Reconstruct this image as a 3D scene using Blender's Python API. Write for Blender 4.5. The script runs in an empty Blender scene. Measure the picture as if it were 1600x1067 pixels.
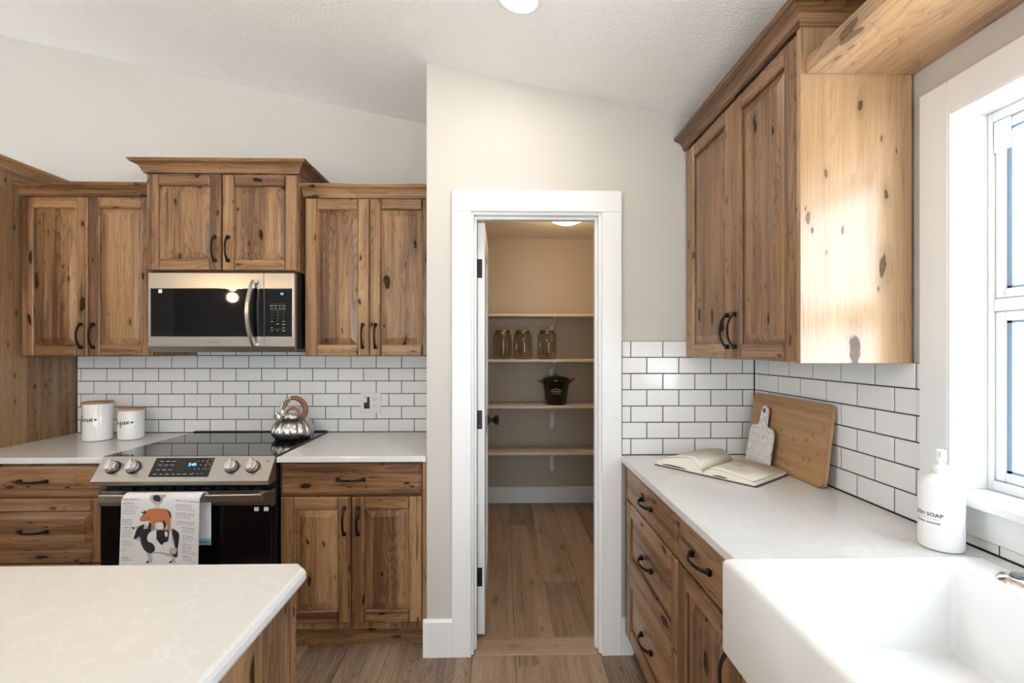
import bpy, bmesh, math, random
from mathutils import Vector, Matrix
random.seed(7)
S = bpy.context.scene
COL = S.collection
PI = math.pi
# ------------------------------------------------------------------ camera
cam = bpy.data.cameras.new('camera'); cam.sensor_width = 36; cam.lens = 36*740/1600
cam.shift_y = 11.5/1600; cam.clip_start = .02
camo = bpy.data.objects.new('camera', cam); COL.objects.link(camo)
camo.location = (0, 0, 1.402); camo.rotation_euler = (PI/2, 0, -math.radians(1.16))
S.camera = camo
# ------------------------------------------------------------------ world, exposure
W = bpy.data.worlds.new('sky'); S.world = W; W.use_nodes = True
bg = W.node_tree.nodes['Background']; bg.inputs[0].default_value = (.80, .905, 1, 1); bg.inputs[1].default_value = 5.5
vs = S.view_settings; vs.view_transform = 'Standard'; vs.look = 'None'; vs.gamma = 1; vs.exposure = 0.56; vs.use_curve_mapping = False
def portal(name, loc, rot, sx, sy):
    l = bpy.data.lights.new(name, 'AREA'); l.shape = 'RECTANGLE'; l.size = sx; l.size_y = sy; l.cycles.is_portal = True
    o = bpy.data.objects.new(name, l); COL.objects.link(o); o.location = loc; o.rotation_euler = rot
portal('portal_sink_window', (1.30, .60, 1.52), (0, PI/2, 0), .98, 1.26)
portal('portal_patio_window', (-.1, -4.36, 1.25), (PI/2, 0, 0), 2.1, 2.3)
portal('portal_left_window', (-6.26, .8, 1.65), (0, -PI/2, 0), 1.5, 3.2)
portal('portal_dining_window', (1.30, -2.4, 1.5), (0, PI/2, 0), 1.5, 2.2)
sun = bpy.data.lights.new('sun', 'SUN'); sun.energy = 16; sun.angle = math.radians(1.5); sun.color = (1, .93, .83)  # sun added so its floor patch behind the camera bounces onto the ceiling
suno = bpy.data.objects.new('sun', sun); COL.objects.link(suno); suno.rotation_euler = Vector((.15, 1, -1.0)).to_track_quat('-Z', 'Y').to_euler()

# ------------------------------------------------------------------ main dimensions (metres)
BACK = 2.806       # range wall plaster
TB = 2.799         # its tile face
PAN = 2.171        # pantry wall plaster
TP = 2.164
RW = 1.171         # right wall plaster
TR = 1.164
PC = -.346         # pantry wall outside corner
CT = .914          # worktop height
def ceil_z(x): return 2.706 - .2*(x+.344)

# ------------------------------------------------------------------ material helpers
class NT:
    def __init__(s, name):
        s.m = bpy.data.materials.new(name); s.m.use_nodes = True
        s.t = s.m.node_tree; s.t.nodes.clear()
        s.out = s.t.nodes.new('ShaderNodeOutputMaterial')
        s.b = s.t.nodes.new('ShaderNodeBsdfPrincipled'); s.t.links.new(s.b.outputs[0], s.out.inputs[0])
    def set(s, sock, v):
        if isinstance(v, bpy.types.NodeSocket): s.t.links.new(v, sock)
        elif isinstance(v, (tuple, list)) and len(v) == 3 and sock.type == 'RGBA': sock.default_value = (*v, 1)
        else: sock.default_value = v
    def n(s, typ, ins={}, out=0, **kw):
        nd = s.t.nodes.new('ShaderNode'+typ)
        for k, v in kw.items(): setattr(nd, k, v)
        for k, v in ins.items(): s.set(nd.inputs[k], v)
        return nd.outputs[out]
    def math(s, op, a, b=0., c=None, clamp=False):
        i = {0: a, 1: b}
        if c is not None: i[2] = c
        return s.n('Math', i, operation=op, use_clamp=clamp)
    def vmath(s, op, a, b=(0, 0, 0)): return s.n('VectorMath', {0: a, 1: b}, operation=op)
    def mix(s, f, a, b, blend='MIX'):
        nd = s.t.nodes.new('ShaderNodeMix'); nd.data_type = 'RGBA'; nd.blend_type = blend
        s.set(nd.inputs[0], f); s.set(nd.inputs[6], a); s.set(nd.inputs[7], b); return nd.outputs[2]
    def step(s, v, a, b):   # smoothstep a->b to 0->1
        return s.n('MapRange', {0: v, 1: a, 2: b, 3: 0., 4: 1.}, interpolation_type='SMOOTHSTEP')
    def bsdf(s, **kw):
        for k, v in kw.items(): s.set(s.b.inputs[k.replace('_', ' ')], v)
        return s.m
    def bump(s, h, strength=.2, dist=.002):
        s.set(s.b.inputs['Normal'], s.n('Bump', {'Height': h, 'Strength': strength, 'Distance': dist}))
def simple(name, col, rough=.5, metal=0., **kw):
    t = NT(name); return t.bsdf(Base_Color=col, Roughness=rough, Metallic=metal, **kw)

def wood(name, axis, c_dark, c_mid, c_light, rough=.38, strip=.085, knots=1.0, coat=.4, contrast=1., sp=1.):
    t = NT(name)
    oc = t.n('TexCoord', out=3); rnd = t.n('ObjectInfo', out=5)
    off = t.n('CombineXYZ', {0: t.math('MULTIPLY', rnd, 13.7), 1: t.math('MULTIPLY', rnd, 7.31), 2: t.math('MULTIPLY', rnd, 21.3)})
    p = t.vmath('ADD', oc, off)
    sx = t.t.nodes.new('ShaderNodeSeparateXYZ'); t.set(sx.inputs[0], p)
    o = sx.outputs
    a, b, g = {'x': (o[1], o[2], o[0]), 'y': (o[0], o[2], o[1]), 'z': (o[0], o[1], o[2])}[axis]
    q = t.n('CombineXYZ', {0: a, 1: b, 2: g})
    def sc(x, y, z): return t.vmath('MULTIPLY', q, (x, y, z))
    # glued strips of different tone
    ab = t.math('ADD', a, b)
    wob = t.n('TexNoise', {'Vector': sc(1, 1, 1.), 'Scale': 1.5})
    st = t.math('FLOOR', t.math('ADD', t.math('MULTIPLY', ab, 1/strip), t.math('MULTIPLY', wob, .12)))
    sv = t.n('TexWhiteNoise', {'W': st}, noise_dimensions='1D')
    # knots
    wn = t.n('TexNoise', {'Vector': sc(26, 26, 20), 'Scale': 1.}, out=1)
    def knot(fx, fg, prob, s0, s1):
        kv = t.n('CombineXYZ', {0: t.math('MULTIPLY', ab, fx*sp), 1: t.math('MULTIPLY', g, fg*sp), 2: 0.})
        kv = t.vmath('ADD', kv, t.vmath('MULTIPLY', wn, (.24, .20, 0)))
        vor = t.t.nodes.new('ShaderNodeTexVoronoi'); vor.voronoi_dimensions = '2D'; t.set(vor.inputs['Vector'], kv); vor.inputs['Scale'].default_value = 1
        vc = t.t.nodes.new('ShaderNodeSeparateColor'); t.set(vc.inputs[0], vor.outputs['Color'])
        has = t.math('MULTIPLY', t.math('GREATER_THAN', vc.outputs[0], 1-prob), knots)
        rel = t.math('DIVIDE', vor.outputs['Distance'], t.math('MULTIPLY_ADD', t.math('POWER', vc.outputs[1], 2.), s1, s0))
        return t.math('MULTIPLY', t.math('SUBTRACT', 1., t.step(rel, .75, 1.05)), has), t.math('MULTIPLY', t.math('SUBTRACT', 1., t.step(rel, .9, 3.0)), has)
    c1, h1 = knot(9.5, 3.6, .52, .035, .125)
    c2, h2 = knot(19., 7., .20, .05, .10)
    core = t.math('MAXIMUM', c1, t.math('MULTIPLY', c2, .8)); halo = t.math('MAXIMUM', h1, t.math('MULTIPLY', h2, .6))
    # cathedral grain: contour lines of a stretched field
    f1 = t.n('TexNoise', {'Vector': sc(7, 7, .75), 'Scale': 1., 'Detail': 2., 'Roughness': .45})
    fld = t.math('ADD', t.math('MULTIPLY', f1, 36.), t.math('MULTIPLY', halo, 2.2))
    fld = t.math('ADD', fld, t.math('MULTIPLY', sv, 9.))
    ring = t.math('FRACT', fld)
    line = t.math('POWER', ring, 4.)
    fine = t.n('TexNoise', {'Vector': sc(230, 230, 5), 'Scale': 1., 'Detail': 2.})
    med = t.n('TexNoise', {'Vector': sc(38, 38, 1.3), 'Scale': 1., 'Detail': 3.})
    broad = t.n('TexNoise', {'Vector': sc(9, 9, .8), 'Scale': 1., 'Detail': 2.})
    tone = t.math('ADD', t.math('MULTIPLY', sv, .38), t.math('MULTIPLY', rnd, .42))
    tone = t.math('ADD', tone, t.math('MULTIPLY', t.math('SUBTRACT', broad, .5), 1.0*contrast))
    tone = t.math('ADD', tone, t.math('MULTIPLY', t.math('SUBTRACT', med, .5), .9*contrast))
    tone = t.math('SUBTRACT', tone, t.math('MULTIPLY', line, .27*contrast))
    tone = t.math('ADD', tone, t.math('MULTIPLY', t.math('SUBTRACT', fine, .5), .8*contrast))
    tone = t.math('ADD', tone, .07, clamp=True)
    cr = t.t.nodes.new('ShaderNodeValToRGB'); t.set(cr.inputs[0], tone); e = cr.color_ramp.elements
    e[0].position = 0; e[0].color = (*c_dark, 1); e[1].position = 1; e[1].color = (*c_light, 1)
    m = e.new(.45); m.color = (*c_mid, 1)
    col = t.mix(t.math('MULTIPLY', halo, .42), cr.outputs[0], tuple(x*.42 for x in c_mid))
    # long mineral streaks
    strk = t.n('TexNoise', {'Vector': sc(22, 22, 2.2), 'Scale': 1., 'Detail': 4.})
    col = t.mix(t.math('MULTIPLY', t.step(strk, .665, .74), .75*knots), col, tuple(x*.28 for x in c_mid))
    kc = t.n('TexNoise', {'Vector': sc(60, 60, 30), 'Scale': 1.})
    col = t.mix(t.math('MULTIPLY', core, .93), col, t.mix(t.step(kc, .5, .75), (.017, .009, .006), (.10, .038, .016)))
    t.bump(t.math('SUBTRACT', t.math('ADD', fine, t.math('MULTIPLY', line, -.3)), t.math('MULTIPLY', core, .8)), .14, .0015)
    return t.bsdf(Base_Color=col, Roughness=t.math('MULTIPLY_ADD', fine, .14, rough-.07), Coat_Weight=t.math('MULTIPLY', t.math('SUBTRACT', 1., t.math('MULTIPLY', core, .85)), coat), Coat_Roughness=.2, Specular_IOR_Level=t.math('MULTIPLY_ADD', core, -.4, .5))

CAB = dict(c_dark=(.080, .034, .013), c_mid=(.250, .128, .055), c_light=(.40, .238, .115), contrast=1.2, coat=.3)
WX, WY, WZ = (wood('hickory_'+ax, ax, **CAB) for ax in 'xyz')
PANELZ = wood('hickory_panel_z', 'z', (.10, .050, .021), (.27, .150, .072), (.41, .255, .135), strip=.14, knots=.8, contrast=.9, coat=.3)
ENDZ = wood('hickory_end_panel', 'z', (.15, .076, .032), (.36, .21, .102), (.50, .325, .175), strip=.16, knots=.8, contrast=.8, coat=1., rough=.3, sp=1.)  # cabinet hickory in lighter tones, window light put into the colour
FLOORM = wood('vinyl_plank', 'y', (.16, .108, .074), (.355, .248, .172), (.47, .35, .255), rough=.42, strip=3., knots=.35, coat=0, contrast=1.0, sp=.8)
FLOORX = wood('vinyl_strip', 'x', (.16, .108, .074), (.355, .248, .172), (.47, .35, .255), rough=.42, strip=3., knots=.2, coat=0)
BAMBOO = wood('bamboo', 'y', (.24, .125, .052), (.37, .20, .085), (.47, .275, .13), rough=.5, strip=.02, knots=.0, coat=0, contrast=.8)
LIDW = wood('lid_wood', 'x', (.40, .22, .10), (.53, .31, .15), (.63, .41, .23), rough=.5, strip=.05, knots=0, coat=0, contrast=.4)
HANDLEW = wood('kettle_wood', 'x', (.10, .04, .015), (.22, .10, .04), (.33, .17, .07), rough=.4, strip=.5, knots=0, contrast=.5)

def painted(name, col, rough, scale, strength, dist=.002, det=2.):
    t = NT(name); v = t.n('TexNoise', {'Vector': t.n('TexCoord', out=3), 'Scale': scale, 'Detail': det})
    t.bump(v, strength, dist); return t.bsdf(Base_Color=col, Roughness=rough)
WALLM = painted('greige_paint', (.56, .53, .49), .75, 260, .10)
def ceiling_mat():
    t = NT('knockdown_ceiling'); oc = t.n('TexCoord', out=3)
    v = t.n('TexNoise', {'Vector': oc, 'Scale': 95., 'Detail': 3., 'Roughness': .6})
    t.bump(t.step(v, .46, .60), .38, .0025); return t.bsdf(Base_Color=(.87, .855, .835), Roughness=.85)
CEILM = ceiling_mat()
TRIM = painted('white_trim_paint', (.80, .80, .795), .35, 40, .02)
def quartz():
    t = NT('quartz'); oc = t.n('TexCoord', out=3)
    v = t.n('TexNoise', {'Vector': oc, 'Scale': 9., 'Detail': 6., 'Distortion': 1.4})
    w = t.math('ABSOLUTE', t.math('SUBTRACT', v, .5))
    sp = t.n('TexNoise', {'Vector': oc, 'Scale': 420., 'Detail': 1.})
    c = t.mix(t.step(w, .0, .035), (.725, .715, .705), (.69, .68, .665))
    c = t.mix(t.math('MULTIPLY', t.step(sp, .6, .72), .25), c, (.58, .56, .53))
    return t.bsdf(Base_Color=c, Roughness=.16, Coat_Weight=.0)
QUARTZ = quartz()
TILE = simple('glazed_tile', (.80, .80, .795), .09)
GROUT = painted('dark_grout', (.030, .020, .016), .9, 300, .2)
def steel_mat(name, col, r, ax):
    t = NT(name); oc = t.n('TexCoord', out=3)
    sc = {'x': (3, 400, 400), 'z': (400, 400, 3)}[ax]
    v = t.n('TexNoise', {'Vector': t.vmath('MULTIPLY', oc, sc), 'Scale': 1.})
    t.bump(v, .05, .0005)
    return t.bsdf(Base_Color=col, Metallic=1., Roughness=t.math('MULTIPLY_ADD', v, .1, r-.05), Anisotropic=.5)
STEEL = steel_mat('brushed_steel', (.45, .42, .39), .30, 'x')
KSTEEL = steel_mat('kettle_steel', (.56, .54, .52), .30, 'z')
CHROME = simple('chrome', (.82, .82, .83), .06, 1.)
LIDM = simple('bronze_lid', (.26, .20, .13), .28, 1.)
BLKGLASS = simple('black_glass', (.004, .004, .005), .035)
OVENGLASS = simple('oven_glass', (.003, .003, .005), .06)
BLACK = simple('black_plastic', (.010, .010, .011), .35)
IRON = simple('black_iron_pull', (.013, .012, .012), .38, .6)
CERAMIC = simple('white_ceramic', (.80, .795, .785), .14, Coat_Weight=.3)
SINKM = simple('fireclay', (.84, .84, .84), .07)
BOTTLE = simple('matt_white_plastic', (.82, .82, .815), .42)
INK = simple('black_ink', (.02, .02, .022), .6)
INKG = simple('grey_ink', (.16, .15, .14), .7)
REDINK = simple('red_ink', (.42, .08, .05), .7)
VINYL = simple('window_vinyl', (.82, .83, .84), .3)
BLUEG = simple('window_spacer', (.22, .32, .42), .3)
PAPER = simple('book_paper', (.80, .74, .65), .8)
COVER = simple('book_cover', (.075, .055, .045), .6)
TOEK = simple('toe_kick_dark', (.035, .02, .012), .7)
SHELFM = simple('cream_shelf_paint', (.66, .59, .49), .45)
PANWALL = painted('pantry_paint', (.47, .405, .325), .8, 260, .1)
ENAMEL = simple('black_enamel', (.006, .006, .006), .28)
CREAMINK = simple('cream_print', (.55, .46, .36), .6)
TOWELM = painted('towel_cotton', (.78, .78, .80), .9, 900, .25, .001)
TEAL = simple('teal_stripe', (.10, .36, .48), .9)
PIGM = painted('pig_print', (.56, .20, .085), .9, 120, .1)
GREYP = simple('grey_print', (.50, .48, .45), .9)
SCREENB = NT('blue_digits').bsdf(Base_Color=(0, 0, 0), Emission_Color=(.12, .42, 1.), Emission_Strength=2.2)
KEYM = simple('keypad_print', (.28, .28, .28), .6)
def glass_thin():
    t = NT('thin_glass'); tr = t.n('BsdfTransparent', {'Color': (.96, .975, .98)}); gl = t.n('BsdfGlossy', {'Roughness': .02})
    fr = t.math('MULTIPLY', t.n('Fresnel', {'IOR': 1.45}), t.math('SUBTRACT', 1., t.n('NewGeometry', out=6))); mx = t.n('MixShader', {0: fr, 1: tr, 2: gl}); t.t.links.new(mx, t.out.inputs[0]); return t.m
PANE = glass_thin()
def jar_glass():
    t = NT('jar_glass'); oc = t.n('TexCoord', out=3)
    nz = t.n('TexNoise', {'Vector': oc, 'Scale': 30., 'Detail': 2.}); bp = t.n('Bump', {'Height': nz, 'Strength': .6, 'Distance': .006})
    fc = t.n('LayerWeight', {'Blend': .35}, out=1)
    tr = t.n('BsdfTransparent', {'Color': t.mix(t.step(fc, .35, .95), (.985, .985, .97), (.55, .56, .48))}); gl = t.n('BsdfGlossy', {'Roughness': .04, 'Normal': bp})
    fr = t.math('MULTIPLY', t.math('MULTIPLY_ADD', fc, .25, .07), t.math('SUBTRACT', 1., t.n('NewGeometry', out=6))); mx = t.n('MixShader', {0: fr, 1: tr, 2: gl}); t.t.links.new(mx, t.out.inputs[0]); return t.m
JARG = jar_glass()
def emit(name, col, s): return NT(name).bsdf(Base_Color=(.9, .9, .9), Emission_Color=col, Emission_Strength=s)
LENS = emit('lit_lens', (1, .93, .82), 9.)
PLENS = emit('lit_pantry_dome', (1, .86, .66), 7.)
BULB = emit('lit_bulb', (1, .72, .40), 60.)
def speckle():
    t = NT('speckled_stoneware'); oc = t.n('TexCoord', out=3)
    v = t.t.nodes.new('ShaderNodeTexVoronoi'); t.set(v.inputs['Vector'], oc); v.inputs['Scale'].default_value = 170
    sc = t.t.nodes.new('ShaderNodeSeparateColor'); t.set(sc.inputs[0], v.outputs['Color'])
    sz = t.math('MULTIPLY', t.math('GREATER_THAN', sc.outputs[0], .50), t.math('MULTIPLY_ADD', sc.outputs[1], .36, .12))
    m = t.math('LESS_THAN', v.outputs['Distance'], sz)
    return t.bsdf(Base_Color=t.mix(m, (.74, .72, .69), (.20, .13, .085)), Roughness=.35)
SPECK = speckle()

# ------------------------------------------------------------------ object helpers
ORG = {}
def tag(o, label=None, cat=None, group=None, kind=None):
    if label: o['label'] = label
    if cat: o['category'] = cat
    if group: o['group'] = group
    if kind: o['kind'] = kind
    return o
def thing(name, loc, label=None, cat=None, group=None, kind=None):
    o = bpy.data.objects.new(name, None); COL.objects.link(o); o.location = loc; o.empty_display_size = .05
    ORG[o.name] = Vector(loc); return tag(o, label, cat, group, kind)
def add_mesh(name, me, mat, parent=None, org=None, label=None):
    """me holds world coordinates shifted by the origin already"""
    o = bpy.data.objects.new(name, me); COL.objects.link(o)
    if mat and not me.materials: me.materials.append(mat)
    if parent:
        o.parent = parent; ORG[o.name] = ORG[parent.name]
    else:
        o.location = org; ORG[o.name] = Vector(org)
    if label: o['label'] = label
    return o
class MB:
    def __init__(s): s.bm = bmesh.new()
    def box(s, x0, x1, y0, y1, z0, z1, bev=0., seg=1):
        x0, x1 = sorted((x0, x1)); y0, y1 = sorted((y0, y1)); z0, z1 = sorted((z0, z1))
        v = [s.bm.verts.new(c) for c in ((x0, y0, z0), (x1, y0, z0), (x1, y1, z0), (x0, y1, z0), (x0, y0, z1), (x1, y0, z1), (x1, y1, z1), (x0, y1, z1))]
        f = [s.bm.faces.new([v[i] for i in q]) for q in ((3, 2, 1, 0), (4, 5, 6, 7), (0, 1, 5, 4), (1, 2, 6, 5), (2, 3, 7, 6), (3, 0, 4, 7))]
        if bev:
            es = set(e for q in f for e in q.edges)
            bmesh.ops.bevel(s.bm, geom=list(es), offset=bev, segments=seg, affect='EDGES', profile=.5)
        return s
    def prism(s, poly, axis, a, b, bev=0., seg=2):
        """poly of 2D points in the plane normal to axis (x: (y,z), y: (x,z), z: (x,y)), extruded a..b"""
        def p(q, t): return {'x': (t, q[0], q[1]), 'y': (q[0], t, q[1]), 'z': (q[0], q[1], t)}[axis]
        lo = [s.bm.verts.new(p(q, a)) for q in poly]; hi = [s.bm.verts.new(p(q, b)) for q in poly]
        n = len(poly); fs = [s.bm.faces.new(lo[::-1]), s.bm.faces.new(hi)]
        for i in range(n): fs.append(s.bm.faces.new((lo[i], lo[(i+1) % n], hi[(i+1) % n], hi[i])))
        if bev:
            es = list(set(fs[0].edges) | set(fs[1].edges)); bmesh.ops.bevel(s.bm, geom=es, offset=bev, segments=seg, affect='EDGES', profile=.5)
        return s
    def lathe(s, prof, c=(0, 0, 0), n=32, axis='z', mod=None, cap=True):
        """prof of (r, h) from bottom to top"""
        rings = []
        for r, h in prof:
            ring = []
            for i in range(n):
                a = 2*PI*i/n; rr = r*(mod(a, h) if mod else 1)
                q = (rr*math.cos(a), rr*math.sin(a), h)
                if axis == 'y': q = (q[0], h, q[1])
                if axis == 'x': q = (h, q[0], q[1])
                ring.append(s.bm.verts.new((c[0]+q[0], c[1]+q[1], c[2]+q[2])))
            rings.append(ring)
        for k in range(len(rings)-1):
            for i in range(n): s.bm.faces.new((rings[k][i], rings[k][(i+1) % n], rings[k+1][(i+1) % n], rings[k+1][i]))
        if cap and prof[0][0] > 1e-6: s.bm.faces.new(rings[0][::-1])
        if cap and prof[-1][0] > 1e-6: s.bm.faces.new(rings[-1])
        return s
    def tube(s, pts, rad, n=8, flat=1., up=(0, 0, 1)):
        """sweep; rad a number or a list; flat squashes the section along 'up'"""
        pts = [Vector(p) for p in pts]; rings = []
        for i, p in enumerate(pts):
            t = (pts[min(i+1, len(pts)-1)]-pts[max(i-1, 0)]).normalized()
            u = Vector(up); u = u-t*u.dot(t)
            if u.length < 1e-4: u = t.orthogonal()
            u.normalize(); w = t.cross(u); r = rad[i] if isinstance(rad, (list, tuple)) else rad
            rings.append([s.bm.verts.new(p+w*math.cos(2*PI*k/n)*r+u*math.sin(2*PI*k/n)*r*flat) for k in range(n)])
        for k in range(len(rings)-1):
            for i in range(n): s.bm.faces.new((rings[k][i], rings[k][(i+1) % n], rings[k+1][(i+1) % n], rings[k+1][i]))
        s.bm.faces.new(rings[0][::-1]); s.bm.faces.new(rings[-1]); return s
    def poly(s, pts): s.bm.faces.new([s.bm.verts.new(p) for p in pts]); return s
    def xf(s, f):
        for v in s.bm.verts: v.co = f(v.co)
        return s
    def mesh(s, name, org, smooth=False):
        bmesh.ops.remove_doubles(s.bm, verts=s.bm.verts, dist=1e-6)
        bmesh.ops.recalc_face_normals(s.bm, faces=s.bm.faces)
        o = Vector(org)
        for v in s.bm.verts: v.co -= o
        me = bpy.data.meshes.new(name); s.bm.to_mesh(me); s.bm.free()
        if smooth:
            for p in me.polygons: p.use_smooth = True
            me.set_sharp_from_angle(angle=math.radians(38))
        return me
    def build(s, name, mat, parent=None, org=None, label=None, smooth=False):
        og = ORG[parent.name] if parent else Vector(org)
        return add_mesh(name, s.mesh(name, og, smooth), mat, parent, og, label)
def copy_obj(o, parent=None, loc=None):
    c = o.copy(); COL.objects.link(c)
    if parent: c.parent = parent; ORG[c.name] = ORG[parent.name]
    if loc is not None: c.location = loc
    return c
_fonts = {}
def text_mesh(body, size, align='LEFT', space=1., bold=0.):
    cu = bpy.data.curves.new('txt', 'FONT'); cu.body = body; cu.size = size; cu.align_x = align; cu.space_character = space; cu.offset = bold; cu.resolution_u = 3
    ob = bpy.data.objects.new('txt', cu); COL.objects.link(ob)
    dg = bpy.context.evaluated_depsgraph_get(); me = bpy.data.meshes.new_from_object(ob.evaluated_get(dg))
    bpy.data.objects.remove(ob); bpy.data.curves.remove(cu); return me
def text(name, body, size, fn, mat, parent, align='CENTER', space=1., bold=0., label=None):
    """flat print: fn maps text (x, y) to world"""
    me = text_mesh(body, size, align, space, bold); og = ORG[parent.name]
    for v in me.vertices: v.co = Vector(fn(v.co.x, v.co.y))-og
    me.materials.clear(); return add_mesh(name, me, mat, parent, label=label)
def lights(name, typ, loc, energy, col, **kw):
    l = bpy.data.lights.new(name, typ); l.energy = energy; l.color = col
    rot = kw.pop('rot', (0, 0, 0))
    for k, v in kw.items(): setattr(l, k, v)
    o = bpy.data.objects.new(name, l); COL.objects.link(o); o.location = loc; o.rotation_euler = rot; return o

# ================================================================== THE SETTING
XL, YR = -6.2, -4.3        # left wall and rear wall of the open plan room
RID = -3.4                 # ridge
def roof_z(x): return ceil_z(x) if x >= RID else ceil_z(RID)-.2*(RID-x)
def struct(o): o['kind'] = 'structure'; return o
# floor with planks
floor = struct(MB().box(XL-.12, RW+.14, YR-.12, BACK+.1, -.12, -.007).box(PC+.01, RW+.14, BACK, 4.42, -.12, -.007).build('floor', simple('subfloor', (.05, .035, .025), .9), org=(0, 0, 0)))
def plank(x0, x1, y0, y1):
    g = .0008
    MB().box(x0+g, x1-g, y0+g, y1-g, -.006, 0, .0008).build('plank', FLOORM, floor)
PW = .195; X0 = .059
for k in range(-13, 6):
    xa, xb = X0+k*PW, X0+(k+1)*PW
    xb = min(xb, RW-.002)
    if xb-xa < .02: continue
    end = 2.17 if xa > PC else BACK
    y = -.35+((k*0.437) % 1.22)-1.22
    while y < end-.02:
        y1 = min(y+1.22, end)
        if y1 > -.3: plank(xa, xb, max(y, -.3), y1)
        y += 1.22
MB().box(XL, RW, YR, -.3, -.006, -.001).box(XL, X0-13*PW, -.3, BACK, -.006, -.001).build('plank_field', FLOORM, floor)['kind'] = 'stuff'
pj = {-2: 3.1, -1: 3.28, 0: 3.77, 1: 2.84, 2: 3.56, 3: 3.0, 4: 3.4, 5: 3.1}
for k in range(-2, 6):
    xa, xb = max(X0+k*PW, -.245), min(X0+(k+1)*PW, RW-.002)
    if xb-xa < .02: continue
    ys = [2.29, pj[k]]
    while ys[-1] < 4.31: ys.append(min(ys[-1]+1.22, 4.318))
    for a, b in zip(ys, ys[1:]): plank(xa, xb, a, b)
MB().box(-.128, .441, 2.165, 2.292, -.004, .006, .002).build('threshold', FLOORX, floor)

# ceilings
cp = [(XL-.1, roof_z(XL-.1)), (RID, roof_z(RID)), (RW+.13, roof_z(RW+.13))]
struct(MB().prism(cp+[(x, z+.12) for x, z in cp[::-1]], 'y', YR-.1, BACK+.1).build('ceiling', CEILM, org=(0, 0, 0)))
struct(MB().box(-.246, RW, 2.29, 4.32, 2.405, 2.43).build('ceiling_pantry', painted('pantry_ceiling', (.70, .66, .60), .85, 95, .3), org=(0, 0, 0)))

# walls
def wall(name, poly, axis, a, b, mat=WALLM): return struct(MB().prism(poly, axis, a, b).build(name, mat, org=(0, 0, 0)))
wb = [(XL-.1, 0), (PC+.1, 0), (PC+.1, ceil_z(PC+.1)), (RID, roof_z(RID)), (XL-.1, roof_z(XL-.1))]
wall_back = wall('wall_back', wb, 'y', BACK, BACK+.1)
wall('wall_pantry_side', [(PAN+.1152, 0), (4.42, 0), (4.42, 2.71), (PAN+.1152, 2.71)], 'x', PC, PC+.1)
# pantry front wall with the doorway
DL, DR, DH = -.145, .458, 2.032       # rough opening
pf = MB()
def wpoly(x0, x1, z0): return [(x0, z0), (x1, z0), (x1, ceil_z(x1)), (x0, ceil_z(x0))]
pf.prism(wpoly(PC, DL, 0), 'y', PAN, PAN+.115).prism(wpoly(DL, DR, DH), 'y', PAN, PAN+.115).prism(wpoly(DR, RW, 0), 'y', PAN, PAN+.115)
wall_pantry = struct(pf.build('wall_pantry_front', WALLM, org=(0, 0, 0)))
wall('wall_pantry_back', [(-.246, 0), (RW, 0), (RW, 2.5), (-.246, 2.5)], 'y', 4.32, 4.42, PANWALL)
struct(MB().box(-.246, -.238, 2.288, 4.32, 0, 2.405).build('wall_pantry_left', PANWALL, org=(0, 0, 0)))
# right wall: the sink window and a dining window behind the camera
WY0, WY1, WZ0, WZ1 = -.02, 1.208, 1.035, 2.017
def yz(y0, y1, z0, z1): return [(y0, z0), (y1, z0), (y1, z1), (y0, z1)]
r = MB(); top = ceil_z(RW)
for q in (yz(WY1, 4.42, 0, top), yz(WY0, WY1, 0, WZ0), yz(WY0, WY1, WZ1, top), yz(-1.3, WY0, 0, top), yz(-3.5, -1.3, 0, .75), yz(-3.5, -1.3, 2.25, top), yz(YR-.1, -3.5, 0, top)): r.prism(q, 'x', RW, RW+.155)
wall_right = struct(r.build('wall_right', WALLM, org=(0, 0, 0)))
r = MB()
for q in (yz(YR-.1, -.8, 0, roof_z(XL)), yz(-.8, 2.4, 0, .9), yz(-.8, 2.4, 2.4, roof_z(XL)), yz(2.4, BACK+.1, 0, roof_z(XL))): r.prism(q, 'x', XL-.1, XL)
struct(r.build('wall_left', WALLM, org=(0, 0, 0)))
r = MB()
def xz(x0, x1, z0, z1=None):
    if z1 is not None: return [(x0, z0), (x1, z0), (x1, z1), (x0, z1)]
    return [(x0, z0), (x1, z0), (x1, roof_z(x1)), (x0, roof_z(x0))]
r.prism(xz(XL, RID, 0), 'y', YR-.1, YR).prism(xz(RID, -1.15, 0), 'y', YR-.1, YR).prism(xz(-1.15, .95, 0, .1), 'y', YR-.1, YR).prism(xz(-1.15, .95, 2.4), 'y', YR-.1, YR).prism(xz(.95, RW, 0), 'y', YR-.1, YR)
struct(r.build('wall_rear', WALLM, org=(0, 0, 0)))

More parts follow.
